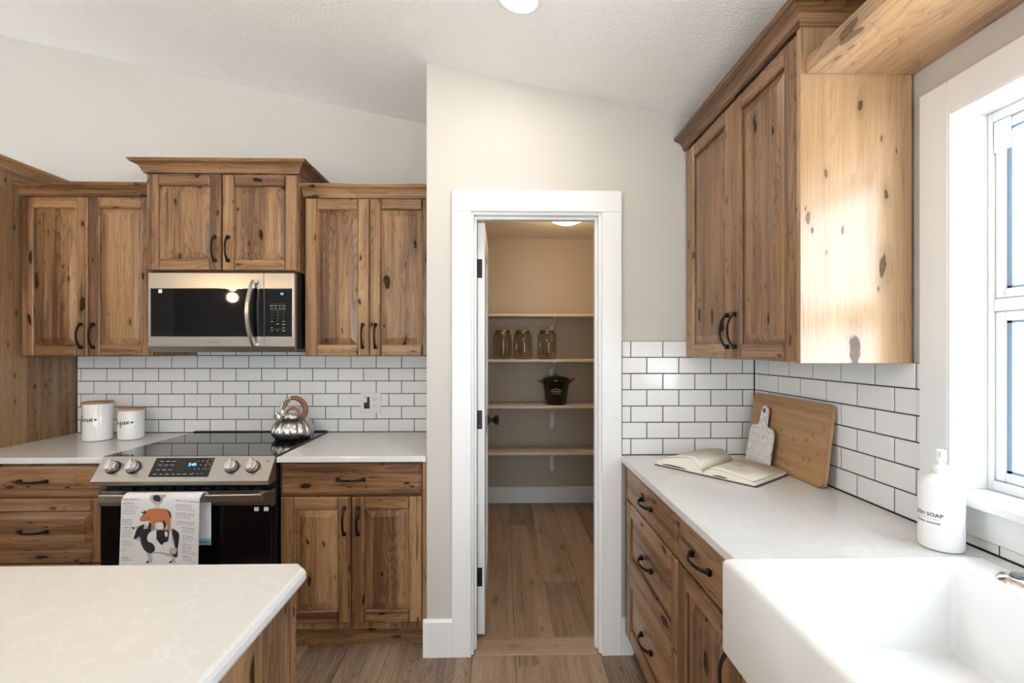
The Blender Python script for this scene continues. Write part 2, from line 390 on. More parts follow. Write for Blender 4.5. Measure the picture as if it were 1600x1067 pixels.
# ---- backsplash tiles: each one a part of its wall, over a recessed grout bed
TW, TH, GR = .1484, .0747, .0038
def tile_mesh(w, h):
    m = MB(); c = .0024; d0, d1, d2 = 0, .0052, .0068
    def ring(i, d): return [(i-w/2, d, i-h/2), (w/2-i, d, i-h/2), (w/2-i, d, h/2-i), (i-w/2, d, h/2-i)]
    R = [[m.bm.verts.new(p) for p in ring(i, d)] for i, d in ((0, d0), (0, d1), (c*.35, d1+.001), (c, d2))]
    for a, b in zip(R, R[1:]):
        for i in range(4): m.bm.faces.new((a[i], a[(i+1) % 4], b[(i+1) % 4], b[i]))
    m.bm.faces.new(R[-1]); return m.mesh('tile', (0, 0, 0))
_tm = {}
def tiles(wallo, fn, rot, u0, u1, z0, rows, joint_for_row, grout_box, ztop=None):
    """u runs along the wall; fn(u, z) gives the tile's back centre"""
    grout_box.build('grout', GROUT, wallo)
    for rI in range(rows):
        za, zb = z0+rI*TH, z0+(rI+1)*TH
        if ztop: zb = min(zb, ztop)
        j = joint_for_row(rI); k = math.floor((u0-j)/TW); a = j+k*TW
        while a < u1-1e-4:
            b = a+TW; aa, bb = max(a, u0), min(b, u1); a = b
            w, h = bb-aa-GR, zb-za-GR
            if w < .006 or h < .004: continue
            key = (round(w, 4), round(h, 4))
            if key not in _tm: _tm[key] = tile_mesh(w, h)
            t = add_mesh('tile', _tm[key], TILE, wallo); t.location = fn((aa+bb)/2, (za+zb)/2); t.rotation_euler = rot
# range wall (rows counted from the worktop)
tiles(wall_back, lambda u, z: (u, BACK-.0005, z), (0, 0, PI), -2.468, PC-.003, CT+.001, 7, lambda i: -.519 if i % 2 == 0 else -.593, MB().box(-2.468, PC-.001, BACK-.0045, BACK, CT-.03, 1.43), ztop=1.43)
tiles(wall_pantry, lambda u, z: (u, PAN-.0005, z), (0, 0, PI), .548, TR-.001, CT+.001, 7, lambda i: .590 if i % 2 == 0 else .664, MB().box(.548, RW, PAN-.0045, PAN, CT-.03, CT+7*TH+.001))
tiles(wall_right, lambda u, z: (RW-.0005, u, z), (0, 0, PI/2), 1.294, TP-.001, CT+.001, 6, lambda i: 2.052 if i % 2 == 1 else 1.978, MB().box(RW-.0045, RW, 1.294, PAN, CT-.03, CT+6*TH))
tiles(wall_right, lambda u, z: (RW-.0005, u, z), (0, 0, PI/2), -.2, 1.294, CT+.001, 1, lambda i: 1.978, MB().box(RW-.0045, RW, -.2, 1.294, CT-.03, .942), ztop=.942)

# ---- doorway trim, baseboards
d = thing('trim_1', (DL, PAN, 0), kind='structure')
cw = .087; cy0, cy1 = PAN-.018, PAN
MB().box(-.229, -.142, cy0, cy1, 0, 2.027, .002).build('casing', TRIM, d)
MB().box(.455, .545, cy0, cy1, 0, 2.027, .002).build('casing', TRIM, d)
MB().box(-.229, .545, cy0, cy1, 2.028, 2.124, .002).build('head_casing', TRIM, d)
jb = .014
MB().box(DL, DL+jb, PAN+.001, PAN+.115, 0, DH-.002, .001).build('jamb', TRIM, d)
MB().box(DR-jb, DR, PAN+.001, PAN+.115, 0, DH-.002, .001).build('jamb', TRIM, d)
MB().box(DL+jb, DR-jb, PAN+.001, PAN+.115, DH-.016, DH-.002, .001).build('head_jamb', TRIM, d)
MB().box(DL+jb, DL+jb+.011, PAN+.035, PAN+.07, 0, DH-.016, .001).build('door_stop', TRIM, d)
MB().box(DR-jb-.011, DR-jb, PAN+.035, PAN+.07, 0, DH-.016, .001).build('door_stop', TRIM, d)
MB().box(DL+jb+.011, DR-jb-.011, PAN+.035, PAN+.07, DH-.027, DH-.016, .001).build('door_stop', TRIM, d)
def base_prof(t=.015, h=.17): return [(0, 0), (t, 0), (t, h-.012), (t*.4, h), (0, h)]
bp = [(PAN-a, z) for a, z in base_prof()]
bb = struct(MB().prism(bp, 'x', PC-.015, -.2295).build('baseboard_pantry', TRIM, org=(0, 0, 0)))
MB().box(PC-.015, PC-.0005, PAN+.0003, PAN+.008, 0, .158).build('return', TRIM, bb)
struct(MB().prism([(PAN-a, z) for a, z in base_prof()], 'x', .5455, .60).build('baseboard_corner', TRIM, org=(0, 0, 0)))
struct(MB().prism([(4.32-a, z) for a, z in base_prof(h=.145)], 'x', -.237, RW).build('baseboard_pantry_back', TRIM, org=(0, 0, 0)))

# ---- the pantry door, open into the pantry
HX = -.1245                     # hinge side face
dr = thing('door_1', (HX+.018, 2.32, 0), kind='structure')
y0, y1, z0, z1 = 2.292, 2.852, .022, 2.012
xa, xb = HX+.004, HX+.039
st = .11
slab = MB().box(xa+.008, xb-.008, y0+.05, y1-.05, z0+.05, z1-.05).build('door_panel', TRIM, dr)
for (a, b) in ((y0, y0+st), (y1-st, y1)): MB().box(xa, xb, a, b, z0, z1, .0015).build('stile', TRIM, dr)
for (a, b) in ((z0, z0+.2), (.93, 1.06), (z1-.12, z1)): MB().box(xa, xb, y0+st, y1-st, a, b, .0015).build('rail', TRIM, dr)
for zz in (.30, 1.06, 1.79):
    h = MB().box(xa-.004, xb-.012, y0-.0025, y0, zz-.045, zz+.045, .0008); h.lathe([(.0055, zz-.046), (.0055, zz+.046)], (xa-.005, y0-.004, 0), 10)
    hg = h.build('hinge', IRON, dr, label='black door hinge')
    for q in (-.033, 0, .033): MB().lathe([(.0032, 0), (.0032, .0012)], (xa+.009+(.006 if q == 0 else 0), y0-.0037, zz+q), 8, 'y').build('screw', BLACK, hg)
kb = MB().lathe([(.030, 0), (.030, .006), (.012, .010), (.011, .030), (.024, .040), (.030, .052), (.026, .062), (.0, .066)], (xb, y1-.07, .985), 20, 'x').build('door_knob', IRON, dr, smooth=True, label='black round door knob')

# ---- sink window
w = thing('window_1', (RW, .6, WZ0), kind='structure')
CX0 = RW-.015
MB().box(CX0, RW, WY1, 1.291, .94, 2.099, .0015).build('casing', TRIM, w)
MB().box(CX0, RW, WY0-.083, WY0, .94, 2.099, .0015).build('casing', TRIM, w)
MB().box(CX0, RW, WY0, WY1, WZ1, 2.099, .0015).build('head_casing', TRIM, w)
MB().box(CX0+.002, RW, WY0+.001, WY1-.001, .942, WZ0-.019, .0015).build('apron', TRIM, w)
MB().box(RW-.036, RW+.10, WY0+.001, WY1-.001, WZ0-.018, WZ0+.004, .003, 2).build('window_sill', TRIM, w)
# deep jamb liner with a small step
for (a, b) in ((WY1-.006, WY1), (WY0, WY0+.006)): MB().box(CX0+.001, RW+.10, a, b, WZ0+.004, WZ1, .001).build('jamb', TRIM, w)
MB().box(CX0+.001, RW+.10, WY0+.006, WY1-.006, WZ1-.010, WZ1, .001).build('head_jamb', TRIM, w)
fx0, fx1 = RW+.085, RW+.150
fr = MB()
for (a, b, c, e) in ((WY1-.018, WY1-.006, WZ0+.005, WZ1-.010), (WY0+.006, WY0+.018, WZ0+.005, WZ1-.010), (WY0+.018, WY1-.018, WZ0+.005, WZ0+.03), (WY0+.018, WY1-.018, WZ1-.035, WZ1-.010)): fr.box(fx0, fx1, a, b, c, e, .002)
fr.build('window_frame', VINYL, w)
def sash(z0, z1, x0, x1):
    m = MB(); t = .024; ya, yb = WY0+.0185, WY1-.0185
    m.box(x0, x1, yb-t, yb, z0, z1, .003).box(x0, x1, ya, ya+t, z0, z1, .003).box(x0, x1, ya+t, yb-t, z0, z0+t, .003).box(x0, x1, ya+t, yb-t, z1-t, z1, .003)
    sobj = m.build('sash', VINYL, w); xm = (x0+x1)/2
    MB().box(xm-.002, xm+.002, ya+t-.004, yb-t+.004, z0+t-.004, z1-t+.004).build('pane', PANE, sobj)
    g = MB()
    for (a, b, c, e) in ((ya+t, ya+t+.012, z0+t, z1-t), (yb-t-.012, yb-t, z0+t, z1-t), (ya+t, yb-t, z0+t, z0+t+.006), (ya+t, yb-t, z1-t-.006, z1-t)): g.box(xm-.009, xm-.003, a, b, c, e)
    g.build('glazing_bead', BLUEG, sobj)
sash(WZ0+.031, 1.497, RW+.092, RW+.122)
sash(1.530, WZ1-.036, RW+.092, RW+.122)
MB().box(RW+.086, RW+.0915, WY1-.060, WY1-.020, WZ1-.115, WZ1-.036, .002).build('sash_stop', VINYL, w)
MB().box(RW+.088, RW+.126, WY0+.0185, WY1-.0185, 1.498, 1.529, .002).build('meeting_rail', VINYL, w)
# windows behind the camera
def plain_window(name, axis, c0, a0, a1, z0, z1, n, sg=1):
    o = thing(name, (c0, (a0+a1)/2, z0) if axis == 'x' else ((a0+a1)/2, c0, z0), kind='structure')
    def bxx(d0, d1, a, b, c, e):
        return MB().box(c0+sg*d0, c0+sg*d1, a, b, c, e, .002) if axis == 'x' else MB().box(a, b, c0-d1, c0-d0, c, e, .002)
    s = -.016
    for (a, b, c, e) in ((a0-.085, a0, z0-.085, z1+.085), (a1, a1+.085, z0-.085, z1+.085), (a0, a1, z1, z1+.085), (a0, a1, z0-.085, z0)): bxx(s, 0, a, b, c, e).build('casing', TRIM, o)
    t = .05
    for (a, b, c, e) in ((a0, a0+t, z0, z1), (a1-t, a1, z0, z1), (a0+t, a1-t, z1-t, z1), (a0+t, a1-t, z0, z0+t)): bxx(.03, .08, a, b, c, e).build('window_frame', VINYL, o)
    for i in range(1, n): q = a0+(a1-a0)*i/n; bxx(.03, .08, q-.04, q+.04, z0+t, z1-t).build('mullion', VINYL, o)
    for i in range(n):
        q0, q1 = a0+(a1-a0)*i/n, a0+(a1-a0)*(i+1)/n; bxx(.052, .056, q0+.045, q1-.045, z0+t, z1-t).build('pane', PANE, o)
plain_window('window_2', 'y', YR, -1.15, .95, .1, 2.4, 2)  # unseen patio window, placed to bring daylight in without glare on the doors
plain_window('window_3', 'x', XL, -.8, 2.4, .9, 2.4, 3, -1)  # unseen left window, added to light the kitchen from that side
plain_window('window_4', 'x', RW, -3.5, -1.3, .75, 2.25, 2)
# outdoors, seen only as glare through the panes; ground whitened for upward bounce
struct(MB().box(-40, 40, -40, 40, -.45, -.35).build('ground', painted('bounce_snow', (.86, .87, .88), .9, 3, .3), org=(0, 0, 0)))

# ================================================================== CABINETRY
def on_back(Yf): return lambda c: Vector((c.x, Yf-c.y, c.z))
def on_right(Xf): return lambda c: Vector((Xf-c.y, c.x, c.z))
def pull(parent, M, u, v, horizontal=False, L=.134):
    """arched black iron pull with flared square feet, built in (u, outwards, v)"""
    m = MB(); pts, rd = [], []
    n = 14
    for i in range(n+1):
        t = i/n; s = 2*t-1; pts.append((0, .006+.026*(1-abs(s)**2.6), s*L/2*.93)); rd.append(.0056+.0022*abs(s)**4)
    m.tube(pts, rd, 8, flat=.72, up=(0, 1, 0))
    for s in (-1, 1): m.box(-.0085, .0085, 0, .013, s*L/2-s*.017, s*L/2, .002)
    if horizontal: m.xf(lambda c: Vector((c.z, c.y, -c.x)))
    m.xf(lambda c: M(Vector((c.x+u, c.y, c.z+v))))
    return m.build('handle', IRON, parent, smooth=True, label='arched black iron pull')
def ring_panel(u0, u1, v0, v1, rings):
    m = MB(); R = []
    for i, wv in rings: R.append([m.bm.verts.new(p) for p in ((u0+i, wv, v0+i), (u1-i, wv, v0+i), (u1-i, wv, v1-i), (u0+i, wv, v1-i))])
    for a, b in zip(R, R[1:]):
        for k in range(4): m.bm.faces.new((a[k], a[(k+1) % 4], b[(k+1) % 4], b[k]))
    m.bm.faces.new(R[-1]); m.bm.faces.new(R[0][::-1]); return m
def raised(parent, name, u0, u1, v0, v1, M, WH, handle=None, st=.058, T=.021, panel_h=False):
    """frame and raised panel door or drawer front"""
    g = .0005
    p = ring_panel(u0+st-.004, u1-st+.004, v0+st-.004, v1-st+.004, ((0, .002), (0, .008), (.007, .008), (.009, .0095), (.036, .0175), (.0375, .0182))).xf(M)
    d = p.build(name, WH if panel_h else WZ, parent)
    def board(nm, a, b, c, e, mat, inner):
        # outer edge rounded over, inner edge moulded
        m = ring_panel(a, b, c, e, ((0, 0), (0, T-.008), (.0015, T-.004), (.005, T))).xf(M); m.build(nm, mat, d)
    board('stile', u0, u0+st-g, v0, v1, WZ, 1); board('stile', u1-st+g, u1, v0, v1, WZ, 1)
    board('rail', u0+st+g, u1-st-g, v0, v0+st, WH, 1); board('rail', u0+st+g, u1-st-g, v1-st, v1, WH, 1)
    if handle: pull(d, lambda c: M(Vector((c.x, c.y+T, c.z))), *handle)
    return d
def slab_front(parent, u0, u1, v0, v1, M, WH, handle=None, T=.021):
    d = ring_panel(u0, u1, v0, v1, ((0, 0), (0, T-.009), (.002, T-.006), (.011, T-.001), (.0125, T))).xf(M).build('drawer', WH, parent)
    if handle: pull(d, lambda c: M(Vector((c.x, c.y+T, c.z))), *handle)
    return d
CROWN = [(0, 0), (.006, 0), (.006, .006), (.010, .008), (.011, .012), (.014, .020), (.020, .029), (.029, .037), (.040, .042), (.047, .044), (.049, .049), (.052, .051), (.052, .058), (0, .058)]
def crown(parent, path, z, mats, ends=(0, 0)):
    """path of (x, y) front line; the moulding projects to the left of the direction of travel"""
    P = [Vector(p) for p in path]; n = len(P)
    dirs = [(P[i+1]-P[i]).normalized() for i in range(n-1)]
    nor = [Vector((-q.y, q.x)) for q in dirs]
    def off(i, o):
        if i == 0: return P[0]+nor[0]*o
        if i == n-1: return P[-1]+nor[-1]*o
        k = nor[i-1]+nor[i]; return P[i]+k*(o/k.dot(nor[i]))
    for i in range(n-1):
        m = MB(); A = [m.bm.verts.new((*off(i, o), z+h)) for o, h in CROWN]; B = [m.bm.verts.new((*off(i+1, o), z+h)) for o, h in CROWN]
        for k in range(len(CROWN)): q = (k+1) % len(CROWN); m.bm.faces.new((A[k], A[q], B[q], B[k]))
        m.bm.faces.new(A[::-1]); m.bm.faces.new(B); m.build('crown_molding', mats[i], parent)

# --- upper cabinets on the range wall
UB = 1.363
FU = on_back(2.471)
c = thing('wall_cabinet', (-2.11, BACK, UB), 'knotty hickory two-door wall cabinet beside the tall wood side panel', 'cabinet', 'wall cabinets on the range wall')
MB().box(-2.442, -1.7785, 2.471, TB-.0005, UB, 2.19, .001).build('body', WZ, c)
raised(c, 'door', -2.438, -2.110, UB+.002, 2.176, FU, WX, (-2.138, UB+.105))
raised(c, 'door', -2.106, -1.782, UB+.002, 2.176, FU, WX, (-2.076, UB+.105))
crown(c, [(-2.442, 2.455), (-1.7785, 2.455)][::-1], 2.178, [WX])
c = thing('wall_cabinet', (-.68, BACK, UB), 'knotty hickory two-door wall cabinet between microwave and pantry wall', 'cabinet', 'wall cabinets on the range wall')
MB().box(-1.0205, PC-.001, 2.471, TB-.0005, UB, 2.19, .001).build('body', WZ, c)
raised(c, 'door', -1.012, -.687, UB+.002, 2.176, FU, WX, (-.717, UB+.105))
raised(c, 'door', -.683, -.357, UB+.002, 2.176, FU, WX, (-.652, UB+.105))
crown(c, [(-1.0205, 2.455), (PC-.001, 2.455)][::-1], 2.178, [WX])
c = thing('wall_cabinet', (-1.40, BACK, 1.79), 'short deep hickory cabinet above the microwave with a flared crown', 'cabinet', 'wall cabinets on the range wall')
MB().box(-1.778, -1.021, 2.411, TB-.0005, 1.79, 2.29, .001).build('body', WZ, c)
FM = on_back(2.411)
raised(c, 'door', -1.770, -1.402, 1.793, 2.273, FM, WX, (-1.432, 1.90))
raised(c, 'door', -1.398, -1.031, 1.793, 2.273, FM, WX, (-1.366, 1.90))
crown(c, [(-1.021, BACK-.001), (-1.021, 2.393), (-1.778, 2.393), (-1.778, BACK-.001)], 2.278, [WY, WX, WY])
# --- tall side panel of the fridge recess
c = thing('tall_side_panel', (-2.49, 2.4, 0), 'tall hickory side panel reaching from floor to crown beside the drawers', 'panel')
MB().box(-2.512, -2.4705, 2.02, BACK-.001, 0, 2.30, .001).build('panel', PANELZ, c)
crown(c, [(-2.4705, BACK-.001), (-2.4705, 2.02)], 2.283, [WY])

# --- base cabinets on the range wall
FB = on_back(2.201)
c = thing('base_cabinet', (-2.13, BACK, 0), 'hickory drawer base with two black pulls between range and tall panel', 'cabinet', 'base cabinets on the range wall')
MB().box(-2.469, -1.792, 2.201, BACK-.001, .11, .8865, .001).build('body', WZ, c)
MB().box(-2.469, -1.792, 2.265, 2.285, 0, .109).build('toe_kick', WX, c)
slab_front(c, -2.46, -1.800, .729, .872, FB, WX, (-2.115, .805, True))
raised(c, 'drawer', -2.46, -1.800, .432, .724, FB, WX, (-2.115, .578, True), panel_h=True)
raised(c, 'drawer', -2.46, -1.800, .125, .427, FB, WX, (-2.115, .278, True), panel_h=True)
c = thing('base_cabinet', (-.68, BACK, 0), 'hickory base cabinet with one wide drawer over two doors right beside the range', 'cabinet', 'base cabinets on the range wall')
MB().box(-1.021, PC-.002, 2.201, BACK-.001, .11, .8865, .001).build('body', WZ, c)
MB().box(-1.021, PC-.016, 2.262, 2.285, 0, .109).build('toe_kick', WX, c)
MB().box(-.366, PC-.003, 2.183, 2.2005, .11, .886, .001).build('filler', WZ, c)
slab_front(c, -1.013, -.371, .729, .880, FB, WX, (-.692, .806, True))
raised(c, 'door', -1.013, -.6945, .147, .724, FB, WX, (-.722, .616))
raised(c, 'door', -.6905, -.371, .147, .724, FB, WX, (-.659, .616))
# --- worktops on the range wall
def slab(name, poly, z0, z1, label, bev=.004):
    xs = sum(p[0] for p in poly)/len(poly); ys = sum(p[1] for p in poly)/len(poly)
    return tag(MB().prism(poly, 'z', z0, z1, bev, 2).build(name, QUARTZ, org=(xs, ys, z0)), label, 'worktop')
def rect(x0, x1, y0, y1): return [(x0, y0), (x1, y0), (x1, y1), (x0, y1)]
slab('worktop', rect(-2.4695, -1.792, 2.160, TB-.001), .887, CT, 'white quartz worktop carrying the two lidded canisters')
slab('worktop', rect(-1.0195, PC-.002, 2.160, TB-.001), .887, CT, 'short white quartz worktop below the outlet plate, right beside the range')

# --- island
IX, IY = -.438, 1.096
pl = [(-2.9, .12), (IX, .12), (IX, 1.066), (-.467, IY), (-2.9, IY)]
slab('island_worktop', pl, .880, CT, 'large white quartz island top with a clipped corner', bev=.011)
c = thing('kitchen_island', (-1.6, .6, 0), 'hickory kitchen island body under the clipped-corner quartz top', 'island')
MB().box(-2.86, -.477, .40, 1.04, .0, .8795).build('body', WX, c)
ys = [.40, .555, .73, .885, 1.046]
for a, b in zip(ys, ys[1:]): MB().box(-.477, -.458, a+.0003, b-.0003, 0.002, .8795, .0006).build('side_board', WZ, c)
MB().box(-.4765, -.455, 1.0465, 1.056, 0.002, .8795, .0015).build('corner_strip', WZ, c)

# --- right run: drawer base, drawer and door base, sink base
RX = .577
FR = on_right(RX)
c = thing('base_cabinet', (.86, 1.82, 0), 'hickory three-drawer base next to the pantry door casing, under the open book', 'cabinet', 'base cabinets under the sink run')
MB().box(RX, TR-.001, 1.4965, PAN-.016, .11, .8865, .001).build('body', WZ, c)
MB().box(.65, .67, 1.4965, PAN-.02, 0, .109).build('toe_kick', WY, c)
MB().box(RX-.018, RX-.001, 2.117, 2.148, .11, .886, .001).build('filler', WZ, c)
slab_front(c, 1.497, 2.113, .729, .880, FR, WY, (1.806, .806, True))
raised(c, 'drawer', 1.497, 2.113, .426, .724, FR, WY, (1.806, .575, True), panel_h=True)
raised(c, 'drawer', 1.497, 2.113, .118, .421, FR, WY, (1.806, .272, True), panel_h=True)
c = thing('base_cabinet', (.86, 1.29, 0), 'narrow hickory base with one drawer over one door beside the sink', 'cabinet', 'base cabinets under the sink run')
MB().box(RX, TR-.001, 1.0995, 1.4955, .11, .8865, .001).build('body', WZ, c)
MB().box(.65, .67, 1.0995, 1.4955, 0, .109).build('toe_kick', WY, c)
slab_front(c, 1.104, 1.492, .729, .880, FR, WY, (1.31, .806, True))
raised(c, 'door', 1.104, 1.492, .118, .724, FR, WY, (1.133, .615))
c = thing('sink_cabinet', (.86, .67, 0), 'hickory sink base cabinet below the white apron sink', 'cabinet')
MB().box(RX, TR-.001, .2405, 1.0985, .11, .688, .001).build('body', WZ, c)
MB().box(.65, .67, .2405, 1.0985, 0, .109).build('toe_kick', WY, c)
raised(c, 'door', .672, 1.094, .118, .682, FR, WY, (.702, .57)); raised(c, 'door', .246, .668, .118, .682, FR, WY, (.638, .57))
c = thing('base_cabinet', (.86, -.1, 0), 'hickory base cabinet on the window wall beyond the sink', 'cabinet', 'base cabinets under the sink run')
MB().box(RX, TR-.001, -.45, .2395, .11, .8865, .001).build('body', WZ, c); MB().box(.65, .67, -.45, .2395, 0, .109).build('toe_kick', WY, c)
slab_front(c, -.445, .235, .729, .880, FR, WY, (-.1, .806, True)); raised(c, 'door', -.445, .235, .118, .724, FR, WY, (.2, .615))
pl = [(.541, 1.0935), (1.122, 1.0935), (1.122, .2455), (.541, .2455), (.541, -.47), (TR-.001, -.47), (TR-.001, TP-.001), (.541, TP-.001)]
slab('worktop', pl, .887, CT, 'long white quartz worktop wrapped around the apron sink', bev=.004)

# --- upper cabinet on the window wall with the bridge shelf over the sink
FRU = on_right(.862); YN = 1.322
c = thing('wall_cabinet', (1.0, 1.74, UB), 'tall hickory wall cabinet with a plain glossy end panel next to the window', 'cabinet')
MB().box(.862, TR-.0005, YN+.019, TP-.0005, UB, 2.335, .001).build('body', WZ, c)
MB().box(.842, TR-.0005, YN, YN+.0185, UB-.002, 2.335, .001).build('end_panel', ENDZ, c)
MB().box(.846, .8615, 2.135, TP-.001, UB, 2.30, .001).build('filler', WZ, c)
raised(c, 'door', YN+.022, 1.716, UB+.002, 2.305, FRU, WY, (1.690, UB+.105))
raised(c, 'door', 1.720, 2.132, UB+.002, 2.305, FRU, WY, (1.748, UB+.105))
crown(c, [(.842, PAN-.001), (.842, YN), (TR+.006, YN)][::-1], 2.312, [WX, WY])
s = MB().box(.856, RW-.001, -.75, YN-.001, 2.180, 2.222, .0015).build('bridge_shelf', wood('hickory_shelf_y', 'y', (.20, .105, .048), (.50, .30, .155), (.66, .45, .255), strip=.09, knots=.7, contrast=.8), org=(1.0, .3, 2.18))  # same hickory lightened, strong light on the shelf painted into its colour
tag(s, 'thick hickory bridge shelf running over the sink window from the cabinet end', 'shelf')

# --- farmhouse sink
def sink():
    x0, x1, y0, y1, z0, z1 = .508, 1.120, .248, 1.091, .700, .9185
    m = MB(); bm = m.bm
    # outer shell
    m.box(x0, x1, y0, y1, z0, z1)
    top = max(bm.faces, key=lambda f: f.calc_center_median().z)
    bm.faces.remove(top)
    o = sorted([v for v in bm.verts if v.co.z > z1-1e-4], key=lambda v: math.atan2(v.co.y-.67, v.co.x-.8))
    ix0, ix1, iy0, iy1 = .570, 1.018, .292, 1.049
    def rg(i, z): return sorted([bm.verts.new(p) for p in ((ix0+i, iy0+i, z), (ix1-i, iy0+i, z), (ix1-i, iy1-i, z), (ix0+i, iy1-i, z))], key=lambda v: math.atan2(v.co.y-.67, v.co.x-.8))
    a = rg(0, z1); b = rg(.006, .722)
    for A, B in ((o, a), (a, b)):
        for k in range(4): bm.faces.new((A[k], A[(k+1) % 4], B[(k+1) % 4], B[k]))
    bm.faces.new(b)
    bmesh.ops.recalc_face_normals(bm, faces=bm.faces)
    bmesh.ops.bevel(bm, geom=list(bm.edges), offset=.011, segments=4, affect='EDGES', profile=.5)
    return m
t = thing('apron_sink', (.81, .67, .70), 'glossy white fireclay farmhouse sink with a plain apron front', 'sink')
sink().build('basin', SINKM, t, smooth=True)
MB().lathe([(.052, .7225), (.052, .7245), (.044, .7265), (.040, .7245), (.0, .7235)], (.80, .67, 0), 28).build('drain', CHROME, t, smooth=True)
t = thing('sink_fitting', (1.070, .958, .9185), 'round domed chrome fitting on the back rim of the sink', 'fitting')
MB().lathe([(.036, .9186), (.036, .921), (.030, .928), (.022, .931), (.020, .927), (.016, .926)], (1.070, .958, 0), 32).build('flange', CHROME, t, smooth=True)
MB().lathe([(.0155, .922), (.0155, .933), (.013, .936), (.0, .9365)], (1.070, .958, 0), 28).build('button', simple('dark_chrome', (.25, .27, .30), .12, 1.), t, smooth=True)

# ================================================================== APPLIANCES
RA, RB = -1.786, -1.023
t = thing('kitchen_range', (-1.4, 2.45, 0), 'stainless slide-in electric range with black glass cooktop and a towel on its handle', 'range')
MB().box(RA+.003, RB-.003, 2.165, 2.78, .03, .905, .002).build('body', BLACK, t)
ck = MB().box(RA-.001, RB+.001, 2.158, 2.764, .9145, .9205, .0015).build('cooktop', BLKGLASS, t)
MB().box(RA+.001, RB-.001, 2.766, TB-.002, .9145, .926, .003).build('back_trim', BLACK, t)
cpn = MB().prism([(2.158, .9195), (2.092, .832), (2.088, .826), (2.098, .806), (2.164, .806), (2.164, .9195)], 'x', RA, RB, .0015, 1).build('control_panel', STEEL, t)
# frame of the sloped face: along x, up the slope, outwards
e2 = Vector((0, 2.158-2.092, .9195-.832)).normalized(); nn = Vector((0, -e2.z, e2.y)); pc = Vector((0, (2.158+2.092)/2, (.9195+.832)/2))
def slope(x, v, w): return Vector((x, 0, 0))+pc+e2*v+nn*w
def kbuild(m, x, v=.0): return m.xf(lambda c: slope(x+c.x, v+c.y, c.z))
for kx in (-1.717, -1.628, -1.199, -1.107):
    k = kbuild(MB().lathe([(.030, .0005), (.030, .006), (.027, .009)], (0, 0, 0), 28), kx, .002).build('knob', BLACK, cpn, smooth=True)
for i, kx in enumerate((-1.717, -1.628, -1.199, -1.107)):
    m = MB().lathe([(.0262, .009), (.0255, .024), (.023, .027)], (0, 0, 0), 28)
    m.box(-.0085, .0085, -.026, .026, .010, .041, .002)
    kk = kbuild(m, kx, .002).build('knob_cap', simple('knob_steel', (.66, .65, .64), .25, 1.) if i == 0 else bpy.data.materials['knob_steel'], cpn, smooth=True)
dp = kbuild(MB().box(-.129, .129, -.042, .046, .0004, .0022, .0006), -1.418).build('display', BLKGLASS, cpn)
text('clock_digits', '5:40', .019, lambda x, y: slope(-1.418+.041+x, .008+y, .0028), SCREENB, dp, bold=.0004, label='lit blue clock digits')
km = MB()
random.seed(11)
for (cx, cy, nx, ny) in ((-.098, .030, 3, 1), (-.098, .012, 3, 1), (-.098, -.010, 3, 1), (-.104, -.030, 7, 1), (.062, .030, 3, 1), (.060, .012, 3, 1), (.058, -.006, 3, 1), (.060, -.028, 3, 1)):
    for i in range(nx):
        wv = random.uniform(.006, .011) if cx < 0 else .003; km.box(cx+i*(.026 if cx < 0 else .019)-wv, cx+i*(.026 if cx < 0 else .019)+wv, cy-.0016, cy+.0016, .0023, .0025)
for (a, b, c2, e) in ((.104, .124, .018, .019), (.104, .124, .040, .041), (.104, .105, .018, .041), (.123, .124, .018, .041), (.104, .124, -.008, -.007), (.104, .124, .012, .013), (.104, .105, -.008, .013), (.123, .124, -.008, .013)): km.box(a, b, c2, e, .0023, .0025)
kbuild(km, -1.418).build('key_legends', KEYM, dp)['kind'] = 'stuff'
kbuild(MB().box(-.006, .006, -.0015, .0015, .0004, .0008), -1.052, .03).build('indicator_mark', INK, cpn)
# oven door
od = MB().box(RA+.006, RB-.006, 2.132, 2.163, .21, .775, .003).build('oven_door', OVENGLASS, t)
MB().box(RA+.007, RB-.007, 2.1285, 2.1315, .707, .773, .001).build('door_trim', STEEL, od)
MB().box(RA+.0, RA+.0068, 2.127, 2.16, .70, .776, .001).build('trim_end', STEEL, od); MB().box(RB-.0068, RB, 2.127, 2.16, .70, .776, .001).build('trim_end', STEEL, od)
for i in range(12): MB().box(RA+.05+i*.057, RA+.085+i*.057, 2.135, 2.15, .7765, .784).build('vent_slot', BLACK, od)
pts = [(-1.738+.693*i/16, 2.082-.012*math.sin(PI*i/16), .757) for i in range(17)]
m = MB(); G = [[m.bm.verts.new((x, y+a, z+b)) for a, b in ((-.009, -.015), (.009, -.015), (.009, .015), (-.006, .016), (-.009, .012))] for x, y, z in pts]
for A, B in zip(G, G[1:]):
    for k in range(5): m.bm.faces.new((A[k], A[(k+1) % 5], B[(k+1) % 5], B[k]))
m.bm.faces.new(G[0][::-1]); m.bm.faces.new(G[-1]); m.build('oven_handle', KSTEEL, od)
for x in (-1.715, -1.068): MB().box(x-.012, x+.012, 2.084, 2.128, .749, .765, .002).build('handle_post', STEEL, od)
STK = simple('sticker_white', (.7, .7, .7), .6)
for x in (-1.105, -1.062): MB().box(x, x+.02, 2.1312, 2.1318, .680, .698).build('sticker', STK, od, label='small white sticker')
MB().box(RA+.006, RB-.006, 2.137, 2.163, .06, .205, .003).build('storage_drawer', STEEL, t)

